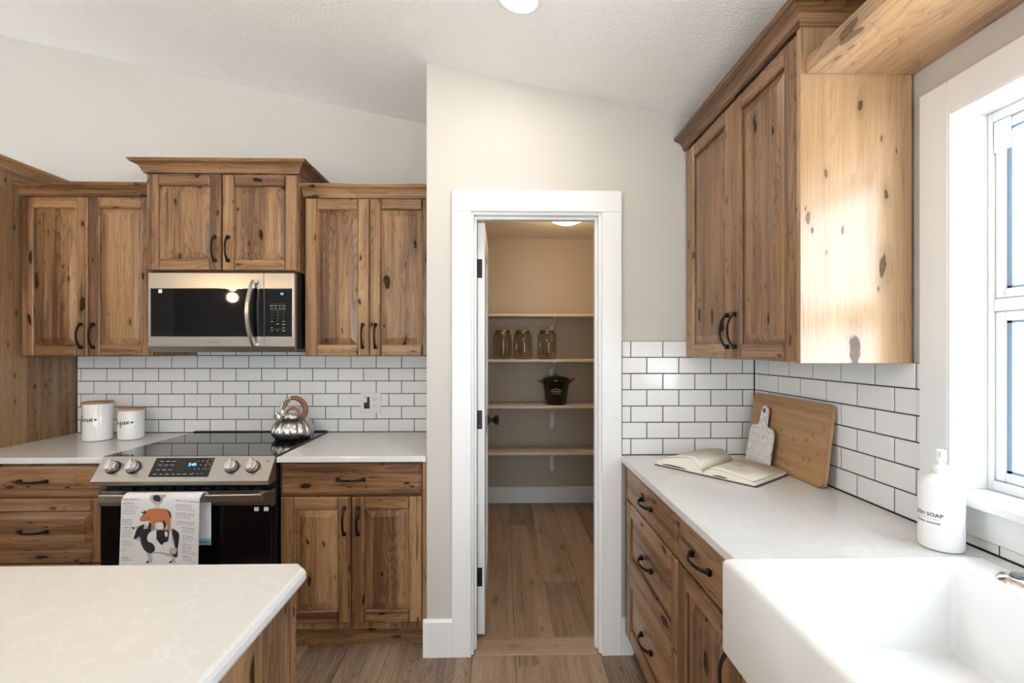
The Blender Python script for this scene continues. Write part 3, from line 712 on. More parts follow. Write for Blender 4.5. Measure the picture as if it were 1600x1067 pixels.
# microwave over the range
MX0, MX1, MY, MZ0, MZ1 = -1.744, -1.030, 2.368, 1.386, 1.776
t = thing('microwave', (-1.4, 2.55, MZ0), 'stainless over-the-range microwave with black window and bowed handle', 'microwave')
MB().box(MX0+.002, MX1-.002, MY+.026, TB-.003, MZ0+.012, 1.789, .002).build('body', BLACK, t)
prof = [(MY+.025, MZ1), (MY, MZ1), (MY, MZ0+.028), (MY+.016, MZ0), (MY+.025, MZ0)]
sx = -1.181
dm = MB().prism(prof, 'x', MX0, sx-.001, .001, 1).build('door', STEEL, t)
ctl = MB().prism(prof, 'x', sx+.001, MX1, .001, 1).build('control_panel', STEEL, t)
wz0, wz1 = MZ0+.077, MZ1-.077
MB().box(MX0+.013, sx-.001, MY-.0012, MY+.002, wz0, wz1, .0006).build('window', BLKGLASS, dm)
fm = MB(); fm.box(MX0+.010, MX0+.013, MY-.0018, MY+.001, wz0-.003, wz1+.003).box(MX0+.010, sx-.002, MY-.0018, MY+.001, wz1, wz1+.003).box(MX0+.010, sx-.002, MY-.0018, MY+.001, wz0-.003, wz0)
fm.build('window_trim', CHROME, dm)
MB().box(MX0+.051, MX0+.068, MY-.0017, MY-.0012, wz1-.022, wz1-.004).build('sticker', bpy.data.materials['sticker_white'], dm, label='small white sticker')
pts = [(-1.222-.018*math.sin(PI*i/14), MY-.012-.030*math.sin(PI*i/14)**.6, 1.418+(1.738-1.418)*i/14) for i in range(15)]
MB().tube(pts, .0125, 4, flat=.9, up=(1, 1, 0)).build('door_handle', STEEL, dm, label='bowed stainless bar handle')
for zz in (1.424, 1.732): MB().box(-1.232, -1.205, MY-.018, MY-.0005, zz-.008, zz+.008, .002).build('handle_post', STEEL, dm)
text('badge', 'SAMSUNG', .010, lambda x, y: (-1.425+x, MY-.0008, MZ0+.046+y), simple('badge_grey', (.16, .15, .14), .4, .6), dm, space=1.25)
px = MB().box(sx+.003, MX1-.012, MY-.0012, MY+.002, wz0, wz1, .0006).build('keypad', BLKGLASS, ctl)
MB().box(MX1-.0118, MX1-.0088, MY-.0018, MY+.001, wz0-.003, wz1+.003).box(sx+.002, MX1-.012, MY-.0018, MY+.001, wz1, wz1+.003).box(sx+.002, MX1-.012, MY-.0018, MY+.001, wz0-.003, wz0).build('keypad_trim', CHROME, ctl)
text('clock_digits', '10', .016, lambda x, y: (-1.092+x, MY-.0016, wz1-.03+y), SCREENB, px, bold=.0003, label='lit blue clock digits')
kx = [-1.140, -1.112, -1.083]
for r_, row in enumerate(('123', '456', '789', ' 0 ')):
    for i, ch in enumerate(row):
        if ch != ' ': text('key_digit', ch, .0085, lambda x, y: (kx[i]+x, MY-.0015, wz0+.118-r_*.0145+y), KEYM, px)
lg = MB()
for (a, z, wv) in ((-1.142, .152, .008), (-1.122, .152, .006), (-1.102, .152, .005), (-1.082, .152, .008), (-1.142, .139, .007), (-1.122, .139, .006), (-1.102, .139, .005), (-1.082, .139, .008), (-1.140, .074, .005), (-1.083, .074, .006), (-1.112, .062, .006), (-1.083, .060, .009), (-1.140, .044, .004), (-1.083, .044, .006), (-1.140, .028, .003), (-1.112, .028, .003), (-1.083, .028, .007)): lg.box(a-wv, a+wv, MY-.0015, MY-.0013, wz0+z-.0018, wz0+z+.0018)
for z in (.161, .130, .036): lg.box(-1.150, -1.074, MY-.0015, MY-.0013, wz0+z, wz0+z+.0006)
lg.build('key_legends', KEYM, px)['kind'] = 'stuff'
MB().box(MX0+.05, MX1-.05, MY+.05, 2.62, MZ0-.001, MZ0+.010).build('grille', STEEL, t)

# ================================================================== SMALL THINGS
# --- outlet plates
PLATE = simple('plate_white', (.74, .74, .73), .35)
t = thing('outlet_plate', (-.771, TB, 1.086), 'white two-gang plate with a black switch and a duplex outlet on the tiles', 'outlet')
MB().box(-.831, -.712, TB-.005, TB-.0003, 1.026, 1.143, .0015).build('plate', PLATE, t)
MB().box(-.812, -.778, TB-.0075, TB-.005, 1.052, 1.120, .0008).build('switch_frame', BLACK, t)
MB().box(-.811, -.792, TB-.013, TB-.0075, 1.088, 1.119, .0015).build('switch_paddle', PLATE, t)
MB().box(-.766, -.732, TB-.0072, TB-.005, 1.052, 1.120, .0008).build('receptacle', PLATE, t)
m = MB()
for zz in (1.104, 1.066):
    m.box(-.757, -.7545, TB-.0076, TB-.0072, zz, zz+.008).box(-.7435, -.741, TB-.0076, TB-.0072, zz, zz+.008).lathe([(.0025, -.0004), (.0025, 0)], (-.749, TB-.0072, zz-.006), 8, 'y')
m.build('slots', BLACK, t)
t = thing('outlet_plate', (-2.339, TB, 1.10), 'white single outlet plate half hidden behind the taller canister', 'outlet')
MB().box(-2.376, -2.302, TB-.005, TB-.0003, 1.022, 1.139, .0015).build('plate', PLATE, t)
MB().box(-2.356, -2.322, TB-.0072, TB-.005, 1.048, 1.113, .0008).build('receptacle', PLATE, t)

# --- canisters with hand-lettered names
GLYPH = {  # strokes on a grid with x-height 1
 'f': (.75, [[(0, .1), (.22, .5), (.46, 1.3), (.50, 1.75), (.40, 1.95), (.30, 1.6), (.24, .6), (.20, -.5), (.10, -.95), (.02, -.8), (.14, -.2), (.45, .15), (.75, .3)]]),
 'l': (.50, [[(0, .3), (.25, 1.0), (.38, 1.6), (.32, 1.85), (.20, 1.5), (.16, .4), (.26, .02), (.50, .2)]]),
 'o': (.72, [[(0, .2), (.12, .7), (.35, .95), (.15, .6), (.14, .2), (.32, 0), (.52, .25), (.52, .7), (.36, .95), (.55, .75), (.72, .8)]]),
 'u': (.85, [[(0, .8), (.12, .95), (.12, .3), (.25, .02), (.42, .2), (.56, .95), (.55, .3), (.66, .02), (.85, .3)]]),
 'r': (.70, [[(0, .3), (.18, .95), (.20, 0), (.24, .7), (.42, 1.0), (.58, .92), (.50, .5), (.50, .1), (.70, .15)]]),
 's': (.62, [[(0, .1), (.3, .9), (.38, 1.1), (.30, .8), (.44, .4), (.30, .05), (.08, .1), (.3, .0), (.62, .3)]]),
 'g': (.78, [[(.5, .9), (.2, .9), (.05, .5), (.18, .1), (.40, .3), (.54, .95), (.52, 0), (.44, -.8), (.22, -.95), (.14, -.6), (.4, -.2), (.78, .3)]]),
 'a': (.80, [[(.5, .9), (.2, .9), (.05, .45), (.18, .05), (.38, .25), (.54, .95), (.52, .3), (.62, .02), (.80, .3)]]),
 '*': (.75, [[(.35, .3), (.18, .62), (.27, .85), (.37, .68), (.47, .85), (.58, .62), (.35, .3), (.37, .55), (.30, .68), (.44, .68)]]),
}
def smooth_path(p, n=4):
    out = []
    for i in range(len(p)-1):
        p0, p1, p2, p3 = p[max(i-1, 0)], p[i], p[i+1], p[min(i+2, len(p)-1)]
        for k in range(n):
            u = k/n; out.append(tuple(.5*((2*b)+(-a+c)*u+(2*a-5*b+4*c-d)*u*u+(-a+3*b-3*c+d)*u**3) for a, b, c, d in zip(p0, p1, p2, p3)))
    return out+[p[-1]]
def lettering(word, h, wd, fn, mat, parent):
    m = MB(); x = 0
    for ch in word:
        adv, strokes = GLYPH[ch]
        for s_ in strokes:
            pts = [(x+a, b) for a, b in smooth_path(s_)]
            for (a, b), (c, d) in zip(pts, pts[1:]):
                L = math.hypot(c-a, d-b) or 1e-6; ux, uy = (c-a)/L, (d-b)/L; wv = wd*(.45+.75*abs(uy)); ex = .03
                q = [(a-ux*ex-uy*wv, b-uy*ex+ux*wv), (a-ux*ex+uy*wv, b-uy*ex-ux*wv), (c+ux*ex+uy*wv, d+uy*ex-ux*wv), (c+ux*ex-uy*wv, d+uy*ex+ux*wv)]
                m.poly([fn(px_*h, py_*h) for px_, py_ in q])
        x += adv
    return m.build('lettering', mat, parent, label='black hand lettering')
def canister(x, y, r, h, word, a0, zt, label):
    t = thing('canister', (x, y, CT), label, 'canister', 'ceramic canisters')
    MB().lathe([(r-.008, CT+.0005), (r-.002, CT+.004), (r, CT+.011), (r, CT+h-.004), (r-.003, CT+h), (r-.006, CT+h)], (x, y, 0), 48).build('jar', CERAMIC, t, smooth=True)
    MB().lathe([(r-.0015, CT+h+.0005), (r, CT+h+.002), (r, CT+h+.009), (r-.003, CT+h+.011), (0, CT+h+.011)], (x, y, 0), 48).build('lid', LIDW, t, smooth=True, label='round bamboo lid')
    def fn(px_, py_): a = a0+px_*1.45/r; return (x+(r+.0006)*math.cos(a), y+(r+.0006)*math.sin(a), zt+py_)
    lettering(word, .0165, .062, fn, INK, t)
# the camera sees the names run in from the left rim; a grows towards +x on the near side
canister(-2.170, 2.585, .066, .196, 'flour*', -PI*.775, 1.020, 'taller white ceramic canister lettered flour with a bamboo lid')
canister(-2.017, 2.615, .059, .155, 'sugar*', -PI*.80, .999, 'shorter white ceramic canister lettered sugar with a bamboo lid')

# --- kettle
KX, KY, KZ = -1.133, 2.585, .9207
t = thing('kettle', (KX, KY, KZ), 'ribbed brushed steel whistling kettle with brown wooden handle on the cooktop', 'kettle')
rib = lambda a, h: 1-.075*(1-abs(math.sin(7*a)))**1.6*math.sin(PI*min(1, max(0, (h-KZ)/.115)))
MB().lathe([(.070, KZ), (.088, KZ+.004), (.104, KZ+.022), (.109, KZ+.042), (.106, KZ+.062), (.092, KZ+.086), (.072, KZ+.104), (.056, KZ+.113), (.052, KZ+.116)], (KX, KY, 0), 112, mod=rib).build('body', KSTEEL, t, smooth=True)
MB().lathe([(.053, KZ+.116), (.055, KZ+.120), (.053, KZ+.125), (.047, KZ+.128), (.046, KZ+.125)], (KX, KY, 0), 40).build('collar', CHROME, t, smooth=True)
lid = MB().lathe([(.045, KZ+.125), (.043, KZ+.130), (.025, KZ+.134), (0, KZ+.135)], (KX, KY, 0), 32).build('lid', KSTEEL, t, smooth=True)
MB().tube([(KX+.034*math.cos(a), KY, KZ+.131+.028*math.sin(a)) for a in [PI*i/10 for i in range(11)]], .0055, 8, flat=1.5).build('lid_grip', HANDLEW, lid, smooth=True)
ang = [math.radians(q) for q in range(-22, 76, 8)]
cxk, czk, rk = KX+.005, KZ+.152, .062
MB().tube([(cxk+rk*math.cos(a), KY, czk+rk*math.sin(a)*1.02) for a in [math.radians(q) for q in range(-35, 112, 7)]], [.012+.004*math.cos(math.radians(q)) for q in range(-35, 112, 7)], 10, flat=.8, up=(0, 1, 0)).build('handle', HANDLEW, t, smooth=True, label='brown wooden handle')
MB().tube([(cxk+rk*math.cos(a), KY, czk+rk*math.sin(a)*1.02) for a in [math.radians(q) for q in range(110, 205, 8)]], .0095, 10).build('handle_arm', CHROME, t, smooth=True)
MB().tube([(cxk+(rk-.010)*math.cos(a), KY, czk+(rk-.010)*math.sin(a)*1.02) for a in [math.radians(q) for q in range(114, 180, 8)]], .006, 8).build('trigger', HANDLEW, t, smooth=True)
MB().tube([(KX-.062, KY, KZ+.090), (KX-.074, KY, KZ+.108), (KX-.084, KY, KZ+.126)], [.018, .015, .013], 14).build('spout', KSTEEL, t, smooth=True)
MB().tube([(KX-.082, KY, KZ+.124), (KX-.090, KY, KZ+.134)], [.0155, .014], 14).build('spout_cap', CHROME, t, smooth=True)
MB().tube([(KX-.084, KY, KZ+.134), (KX-.070, KY, KZ+.142), (KX-.056, KY, KZ+.140)], .004, 8).build('cap_lever', CHROME, t, smooth=True)

# --- dish towel with its print, hung over the oven handle
TX0, TX1, TZT, TZB, TYF = -1.616, -1.289, .762, .400, 2.043
def fold(x, z):
    u = (x-TX0)/(TX1-TX0); k = (TZT-z)/(TZT-TZB)
    return .0022*math.sin(u*7+1)*k+.0035*math.sin((u-.78)*30)*max(0, u-.76)/.24*k*2
def tx(x, z):  # slight spread at the bottom
    k = (TZT-z)/(TZT-TZB); u = (x-TX0)/(TX1-TX0); return x-.014*k*(1-u)-.010*k*u
nx = 30; prof = [(TYF, TZB+(TZT-TZB)*i/14, 0) for i in range(15)]
for i in range(1, 8): a = PI*i/8; prof.append((TYF+.0265-.0265*math.cos(a), TZT+.022*math.sin(a), 0))
for i in range(9): prof.append((TYF+.053, TZT-(TZT-.545)*i/8, 1))
t = thing('dish_towel', (-1.47, 2.07, TZB), 'white printed dish towel with stacked hen, pig and cow hanging on the oven handle', 'towel')
m = MB(); G = []
for (y, z, bk) in prof:
    row = []
    for i in range(nx+1):
        x = TX0+(TX1-TX0)*i/nx
        if bk == 0 and z < TZT+1e-6: row.append(m.bm.verts.new((tx(x, z), y+fold(x, z), z)))
        else: row.append(m.bm.verts.new((x+(.016 if bk else .004), y, z)))
    G.append(row)
for a, b in zip(G, G[1:]):
    for i in range(nx): m.bm.faces.new((a[i], a[i+1], b[i+1], b[i]))
me = m.mesh('cloth', ORG[t.name], True); cl = add_mesh('cloth', me, TOWELM, t)
sm = cl.modifiers.new('thickness', 'SOLIDIFY'); sm.thickness = .0016; sm.offset = 0
MB().box(TX1-.04, TX1+.0165, TYF+.0515, TYF+.0517, .553, .566).box(TX1-.04, TX1+.0165, TYF+.0515, .0+TYF+.0517, .570, .573).build('stripe', TEAL, t, label='teal woven stripe')
def tw(zx, zy, lift=.0016):   # towel design grid -> cloth
    x = -1.7470+zx*0.000326; z = 0.8190-zy*0.000335
    return Vector((x, TYF-lift+fold(x+.008, z), z))
def tprint(name, polys, mat, lift=.0016):
    for p in polys:
        m = MB(); m.bm.faces.new([m.bm.verts.new(tw(*q, lift)) for q in smooth_path(p+[p[0]], 3)[:-1]])
        bmesh.ops.triangulate(m.bm, faces=m.bm.faces); m.build(name, mat, t)
cow = [(530, 510), (570, 515), (600, 505), (650, 505), (700, 485), (695, 530), (760, 525), (860, 548), (1000, 550), (1060, 535), (1120, 570), (1148, 630), (1130, 780), (1120, 900), (1085, 905), (1100, 970), (1030, 970), (1055, 930), (1030, 860), (960, 850), (880, 830), (800, 850), (800, 960), (720, 970), (745, 930), (730, 850), (690, 800), (650, 720), (640, 640), (600, 660), (560, 670), (535, 655), (560, 590)]
tprint('cow_print', [cow], GREYP, .0016)
tprint('cow_patch', [[(540, 510), (570, 530), (560, 545)], [(590, 570), (620, 520), (670, 490), (700, 485), (690, 540), (760, 530), (800, 545), (760, 600), (735, 640), (745, 700), (800, 720), (835, 770), (830, 820), (770, 850), (700, 805), (660, 730), (640, 640), (580, 670), (565, 640), (600, 600)],
    [(860, 555), (1000, 560), (1015, 620), (1000, 700), (960, 710), (925, 745), (880, 700), (845, 640)], [(1060, 540), (1120, 575), (1146, 630), (1128, 780), (1100, 785), (1080, 680), (1055, 600)], [(1005, 795), (1060, 860), (1105, 850), (1120, 790), (1125, 880), (1100, 905), (1040, 850)], [(710, 970), (755, 938), (745, 972)], [(1010, 970), (1055, 938), (1045, 972)]], INK, .0022)
tprint('cow_white_patch', [[(745, 610), (800, 570), (850, 590), (855, 650), (830, 710), (780, 690)], [(965, 570), (1000, 590), (990, 645), (965, 620)], [(880, 790), (960, 750), (1010, 740), (980, 790), (900, 805)], [(1020, 580), (1045, 580), (1060, 700), (1085, 780), (1040, 770), (1020, 700)], [(535, 600), (570, 545), (600, 530), (575, 600), (560, 650), (540, 655)]], TOWELM, .0026)
pig = [(640, 410), (665, 375), (690, 345), (720, 310), (770, 290), (860, 280), (980, 290), (1030, 330), (1045, 390), (1030, 430), (1035, 500), (1010, 560), (985, 555), (1000, 510), (980, 480), (970, 545), (935, 555), (955, 500), (945, 460), (840, 465), (830, 530), (800, 552), (785, 545), (800, 480), (770, 445), (740, 440), (690, 442), (650, 435)]
tprint('pig_print', [pig], PIGM, .0030)
tprint('pig_mark', [[(655, 320), (700, 330), (720, 345), (685, 345)], [(690, 295), (722, 320), (725, 345), (700, 330)], [(985, 292), (1030, 325), (1047, 385), (1030, 390), (1015, 340)], [(765, 450), (795, 480), (785, 530), (750, 530)], [(940, 420), (985, 480), (960, 530), (945, 470)], [(745, 395), (760, 400), (755, 430)], [(690, 370), (702, 372), (698, 385)]], INK, .0036)
tprint('hen_print', [[(770, 130), (800, 108), (900, 108), (985, 112), (945, 150), (930, 205), (890, 240), (885, 285), (875, 285), (875, 245), (858, 245), (855, 290), (842, 290), (845, 240), (790, 205), (765, 165)]], GREYP)
tprint('hen_patch', [[(810, 135), (835, 115), (885, 118), (912, 170), (895, 195), (840, 190), (812, 165)]], INK, .0022)
def ttext(body, zx, zy, size, mat, slope_=0.): return text('heading', body, size, lambda x, y: tw(zx+x/0.000326, zy-y/0.000335+slope_*x/0.000326, .0022), mat, t, align='LEFT', space=1.35, bold=.0001, label='red printed heading')
ttext('EESE BOWLS', 415, 175, .0105, REDINK); ttext('GRILLED SANDW', 1100, 188, .0100, REDINK, .10); ttext('ILLS', 385, 822, .0095, REDINK)
random.seed(5); m = MB()
def rows(x0, x1, ys, sl):
    for yv, bold in ys:
        x = x0+random.uniform(0, 12); xe = x1-random.uniform(0, 60)
        while x < xe:
            wv = random.uniform(14, 42); hh = 5.5 if bold else 3.6
            for q in range(int(wv/9)+1):
                a = x+q*9; yy = yv+sl*(a-x0)+random.uniform(-1.5, 1.5); m.poly([tw(a, yy-hh, .0022), tw(a+6, yy-hh, .0022), tw(a+6, yy+hh, .0022), tw(a, yy+hh, .0022)])
            x += wv+14
rows(415, 610, [(215, 1), (240, 0), (268, 0), (295, 0), (322, 0), (348, 0)], 0)
rows(408, 560, [(425, 1), (455, 0), (482, 0), (525, 1), (560, 0), (585, 0), (612, 0), (640, 0), (690, 0), (715, 0), (742, 0)], 0)
rows(390, 520, [(905, 1), (935, 1)], 0)
rows(1095, 1340, [(235, 1), (262, 0), (290, 0), (340, 1), (368, 0), (395, 0), (450, 1), (478, 0)], .10)
rows(1180, 1345, [(525, 1), (550, 0), (578, 0), (628, 1), (652, 0), (680, 0), (735, 1), (765, 1), (792, 0), (818, 0), (842, 0), (890, 1), (918, 0), (942, 0)], .16)
m.build('print_lines', INKG, t)['kind'] = 'stuff'

# --- open book
bs = Vector((.80, .60, 0)).normalized(); br_ = Vector((.60, -.80, 0)).normalized(); bc = Vector((.771, 1.809, CT))
HB = .255
def bk(u, v, w): return bc+br_*u+bs*v+Vector((0, 0, w))
t = thing('open_book', tuple(bk(0, HB/2, 0)), 'open hardcover book lying face up with cream pages', 'book')
cv = MB()
cv.box(-.215, -.006, -.004, HB+.004, .0006, .004, .0008).box(.006, .205, -.004, HB+.004, .0006, .004, .0008).box(-.0065, .0065, -.004, HB+.004, .0006, .003, .0005).xf(lambda c: bk(*c)).build('cover', COVER, t)
def leaf_h(u):
    if u < 0:
        k = -u/.208; return .010+.046*(1-(1-min(k/.30, 1))**2)*(1-max(0, (k-.30)/.70)**1.6*.83)
    k = u/.198; return .010+.024*(1-(1-min(k/.22, 1))**2)*(1-max(0, (k-.22)/.78)**1.3*.72)
def block(us, name):
    m = MB(); lo, hi = [], []
    for v in (0.0, HB):
        lo.append([m.bm.verts.new(bk(u, v, .0045)) for u in us]); hi.append([m.bm.verts.new(bk(u, v, leaf_h(u))) for u in us])
    n = len(us)
    for i in range(n-1):
        m.bm.faces.new((hi[0][i], hi[0][i+1], hi[1][i+1], hi[1][i])); m.bm.faces.new((lo[0][i], lo[0][i+1], lo[1][i+1], lo[1][i]))
        for k in (0, 1): m.bm.faces.new((lo[k][i], lo[k][i+1], hi[k][i+1], hi[k][i]))
    for i in (0, n-1): m.bm.faces.new((lo[0][i], hi[0][i], hi[1][i], lo[1][i]))
    return m.build(name, PAPER, t, smooth=True)
b1 = block([-.208*i/20 for i in range(21)][::-1], 'page_block'); b2 = block([.198*i/20 for i in range(21)], 'page_block')
# shade between fanned leaves painted as dark strips, and a loose top leaf
for sgn, W_, dh in ((-1, .208, .004), (1, .198, .003)):
    m = MB(); us = [sgn*W_*(.03+.95*i/18) for i in range(19)]
    A = [m.bm.verts.new(bk(u, -.003, leaf_h(u)+dh)) for u in us]; B = [m.bm.verts.new(bk(u, HB-.002, leaf_h(u)+dh)) for u in us]
    for i in range(18): m.bm.faces.new((A[i], A[i+1], B[i+1], B[i]))
    lf = m.build('loose_page', PAPER, t, smooth=True); sm = lf.modifiers.new('thickness', 'SOLIDIFY'); sm.thickness = .0007
    pm = MB(); random.seed(3+sgn)
    for r_ in range(22):
        v = HB-.03-r_*.0092
        if sgn > 0 and r_ in (7, 8, 14): continue
        ua, ub = .030, random.choice((.165, .17, .16, .12)) if sgn < 0 else random.choice((.10, .13, .15, .09))
        k = 10; q = [sgn*(ua+(ub-ua)*i/k) for i in range(k+1)]
        for a, b in zip(q, q[1:]): pm.poly([bk(a, v, leaf_h(a)+dh+.0012), bk(b, v, leaf_h(b)+dh+.0012), bk(b, v+.0026, leaf_h(b)+dh+.0012), bk(a, v+.0026, leaf_h(a)+dh+.0012)])
    pm.build('print_lines', simple('faded_print', (.47, .40, .32), .8) if sgn < 0 else bpy.data.materials['faded_print'], lf)
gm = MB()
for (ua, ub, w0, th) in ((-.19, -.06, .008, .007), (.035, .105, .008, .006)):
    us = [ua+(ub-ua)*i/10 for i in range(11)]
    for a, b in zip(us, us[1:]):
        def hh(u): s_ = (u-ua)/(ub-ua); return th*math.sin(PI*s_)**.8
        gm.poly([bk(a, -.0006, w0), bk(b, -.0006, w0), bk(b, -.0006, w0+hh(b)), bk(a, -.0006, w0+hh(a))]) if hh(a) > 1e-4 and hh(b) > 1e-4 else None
gm.build('page_gap_shade', COVER, t)

# --- boards leaning on the tiles
def round_rect(w, h, r, n=6):
    out = []
    for cx, cy, a0 in ((w/2-r, r, -90), (w/2-r, h-r, 0), (-w/2+r, h-r, 90), (-w/2+r, r, 180)):
        for i in range(n+1): a = math.radians(a0+90*i/n); out.append((cx+r*math.cos(a), cy+r*math.sin(a)))
    return out
def lean(m, y, x_bot, ang):
    """local x runs along -y, local z up, local y thickness towards the wall"""
    ca, sa = math.cos(ang), math.sin(ang)
    return m.xf(lambda c: Vector((x_bot+c.y*ca+c.z*sa, y-c.x, CT+.001+c.z*ca-c.y*sa+.019*sa)))
t = thing('cutting_board', (1.11, 1.865, CT), 'large bamboo cutting board leaning against the white tiles', 'cutting board')
la = math.radians(6.5)
lean(MB().prism(round_rect(.500, .292, .022), 'y', 0, .009, .0025, 2), 1.868, 1.106, la).build('face_layer', BAMBOO, t)
lean(MB().prism(round_rect(.500, .292, .022), 'y', .0092, .018, .0025, 2), 1.868, 1.106, la).build('back_layer', wood('bamboo_edge', 'y', (.30, .17, .08), (.46, .29, .15), (.58, .41, .24), rough=.5, strip=.02, knots=0, coat=0, contrast=.4), t)
nm = MB(); random.seed(21)
for i in range(20):
    u, v = random.uniform(-.23, .23), random.uniform(.02, .27); nm.box(u-.009, u+.009, -.0003, .0003, v-.007, v+.007)
lean(nm, 1.868, 1.106, la).build('bamboo_node', simple('bamboo_node_mat', (.325, .172, .072), .55), t)['kind'] = 'stuff'
def paddle():
    w, hb, ht, hw = .182, .158, .246, .044; p = []
    p += [(-w/2+.006, 0), (w/2-.006, 0), (w/2, .006)]
    p += [(w/2-.004, hb-.03)]
    for i in range(7): a = math.radians(90*i/6); p.append((w/2-.030+.026*math.cos(a), hb-.026+.026*math.sin(a)))
    for i in range(1, 6): a = math.radians(90*i/6); p.append((hw/2+.016-.016*math.sin(a), hb+.016-.016*math.cos(a)))
    for i in range(13): a = math.radians(180*i/12); p.append((hw/2*math.cos(a), ht-hw/2+hw/2*math.sin(a)))
    q = [(-x, z) for x, z in p[3:-13]][::-1]; return p+q+[(-w/2, .006)]
t = thing('paddle_board', (1.07, 1.99, CT), 'small speckled stoneware paddle board resting against the bamboo board', 'cutting board')
l2 = math.radians(9.5)
bo = lean(MB().prism(paddle(), 'y', 0, .009, .002, 2), 1.985, 1.073, l2).build('board', SPECK, t)
lean(MB().lathe([(.0085, -.0006), (.0085, .0002), (.0, .0002)], (0, 0, .226), 16, 'y'), 1.985, 1.073, l2).build('hang_hole_shade', simple('hole_shade', (.10, .075, .055), .8), t)  # flat dark disc painted as the shade inside the hole
lean(MB().lathe([(.0085, -.001), (.0105, -.001), (.0105, .0002), (.0085, .0002)], (0, 0, .226), 16, 'y', cap=False), 1.985, 1.073, l2).build('hole_rim', simple('bare_clay', (.32, .20, .12), .7), t)

# --- soap bottle
SX, SY, SR = 1.078, 1.143, .0445
t = thing('soap_bottle', (SX, SY, CT), 'matt white pump bottle printed dish soap standing behind the sink', 'bottle')
MB().lathe([(SR-.006, CT+.0005), (SR-.001, CT+.004), (SR, CT+.010), (SR, CT+.152), (SR-.003, CT+.164), (SR-.011, CT+.174), (SR-.024, CT+.181), (.014, CT+.184), (.014, CT+.187)], (SX, SY, 0), 56).build('body', BOTTLE, t, smooth=True)
MB().lathe([(.0155, CT+.185), (.0165, CT+.187), (.0165, CT+.199), (.014, CT+.202), (.008, CT+.203), (.008, CT+.212)], (SX, SY, 0), 28).build('collar', BOTTLE, t, smooth=True)
MB().lathe([(.0095, CT+.212), (.0105, CT+.214), (.0105, CT+.236), (.009, CT+.240), (0, CT+.241)], (SX, SY, 0), 24).tube([(SX+.004, SY-.002, CT+.231), (SX-.018, SY-.022, CT+.232), (SX-.026, SY-.030, CT+.225)], [.0065, .0055, .0045], 10).build('pump', BOTTLE, t, smooth=True)
vis = math.atan2(-SY, -SX)             # direction towards the eye
def wrap(a0, z0): return lambda x, y: (SX+(SR+.0004)*math.cos(a0+x/SR), SY+(SR+.0004)*math.sin(a0+x/SR), z0+y)
text('lettering', 'DISH SOAP', .0125, wrap(vis-.62, CT+.083), INK, t, space=1.05, bold=.0002)
text('lettering', 'kitchen essential', .0078, wrap(vis-.62, CT+.066), INK, t, space=1.02, bold=.0001)
m = MB()
for i in range(24):
    a, b = vis-1.2+1.16*i/24, vis-1.2+1.16*(i+1)/24
    m.poly([(SX+(SR+.0004)*math.cos(q), SY+(SR+.0004)*math.sin(q), z) for q, z in ((a, CT+.0765), (b, CT+.0765), (b, CT+.0772), (a, CT+.0772))])
m.build('rule_line', INKG, t)

# ================================================================== PANTRY
def bracket(x, z, p):
    m = MB(); yb = 4.3195
    m.prism([(x-.018, z-.20), (x-.010, z-.212), (x+.010, z-.212), (x+.018, z-.20), (x+.018, z-.001), (x-.018, z-.001)], 'y', yb-.004, yb)
    m.box(x-.016, x+.016, 4.06, yb-.004, z-.005, z-.001).tube([(x, 4.10, z-.006), (x, 4.22, z-.055), (x, 4.312, z-.17)], .008, 6)
    return m.build('bracket', TRIM, p, label='white metal shelf bracket')
SH = [(1.700, 'topmost, empty'), (1.312, 'holding the three glass jars'), (.918, 'holding the black bucket'), (.522, 'lowest, empty')]
for z, what in SH:
    t = thing('pantry_shelf', (.46, 4.17, z-.022), 'cream painted pantry shelf, '+what, 'shelf', 'pantry shelves')
    MB().box(-.2375, RW-.0005, 4.01, 4.319, z-.022, z, .002).build('board', SHELFM, t)
    MB().box(-.2375, RW-.0005, 4.304, 4.3195, z-.092, z-.0225, .001).build('cleat', PANWALL, t)
    bracket(.452, z-.0225, t)
# jars
def jar(x, y, z, where):
    t = thing('glass_jar', (x, y, z), 'square glass storage jar with a bronze lid, '+where, 'jar', 'glass jars in the pantry')
    sq = lambda a, h: 1/max(abs(math.cos(a))**6+abs(math.sin(a))**6, 1e-9)**(1/6) if h < .222 else 1.
    pr = [(.050, .0008), (.062, .004), (.0665, .014), (.0665, .205), (.062, .218), (.056, .224), (.056, .236)]
    m = MB().lathe([(r_, z+h) for r_, h in pr], (x, y, 0), 40, mod=lambda a, h: sq(a+PI/5, h-z))
    m.lathe([(r_-.004, z+h+(.003 if h < .02 else 0)) for r_, h in pr], (x, y, 0), 40, mod=lambda a, h: sq(a+PI/5, h-z)); m.build('glass', JARG, t, smooth=True)
    m = MB(); 
    for k, (u, v, a, b) in enumerate(((0, .165, .022, .018), (-.012, .130, .012, .02), (.014, .125, .012, .022), (0, .09, .02, .016), (.004, .055, .018, .014))): m.lathe([(0, -.0735), (a*.6, -.0725), (a, -.0695)], (x+u, y, z+v), 14, 'y')
    m.build('embossing', JARG, t, smooth=True)
    MB().lathe([(.059, z+.222), (.061, z+.224), (.061, z+.246), (.058, z+.250), (0, z+.250)], (x, y, 0), 32).build('lid', LIDM, t, smooth=True)
for px, where in ((.000, 'standing beside the open pantry door'), (.180, 'standing between the two other jars'), (.388, 'standing in front of the shelf bracket')): jar(px, 4.105, 1.3121, where)
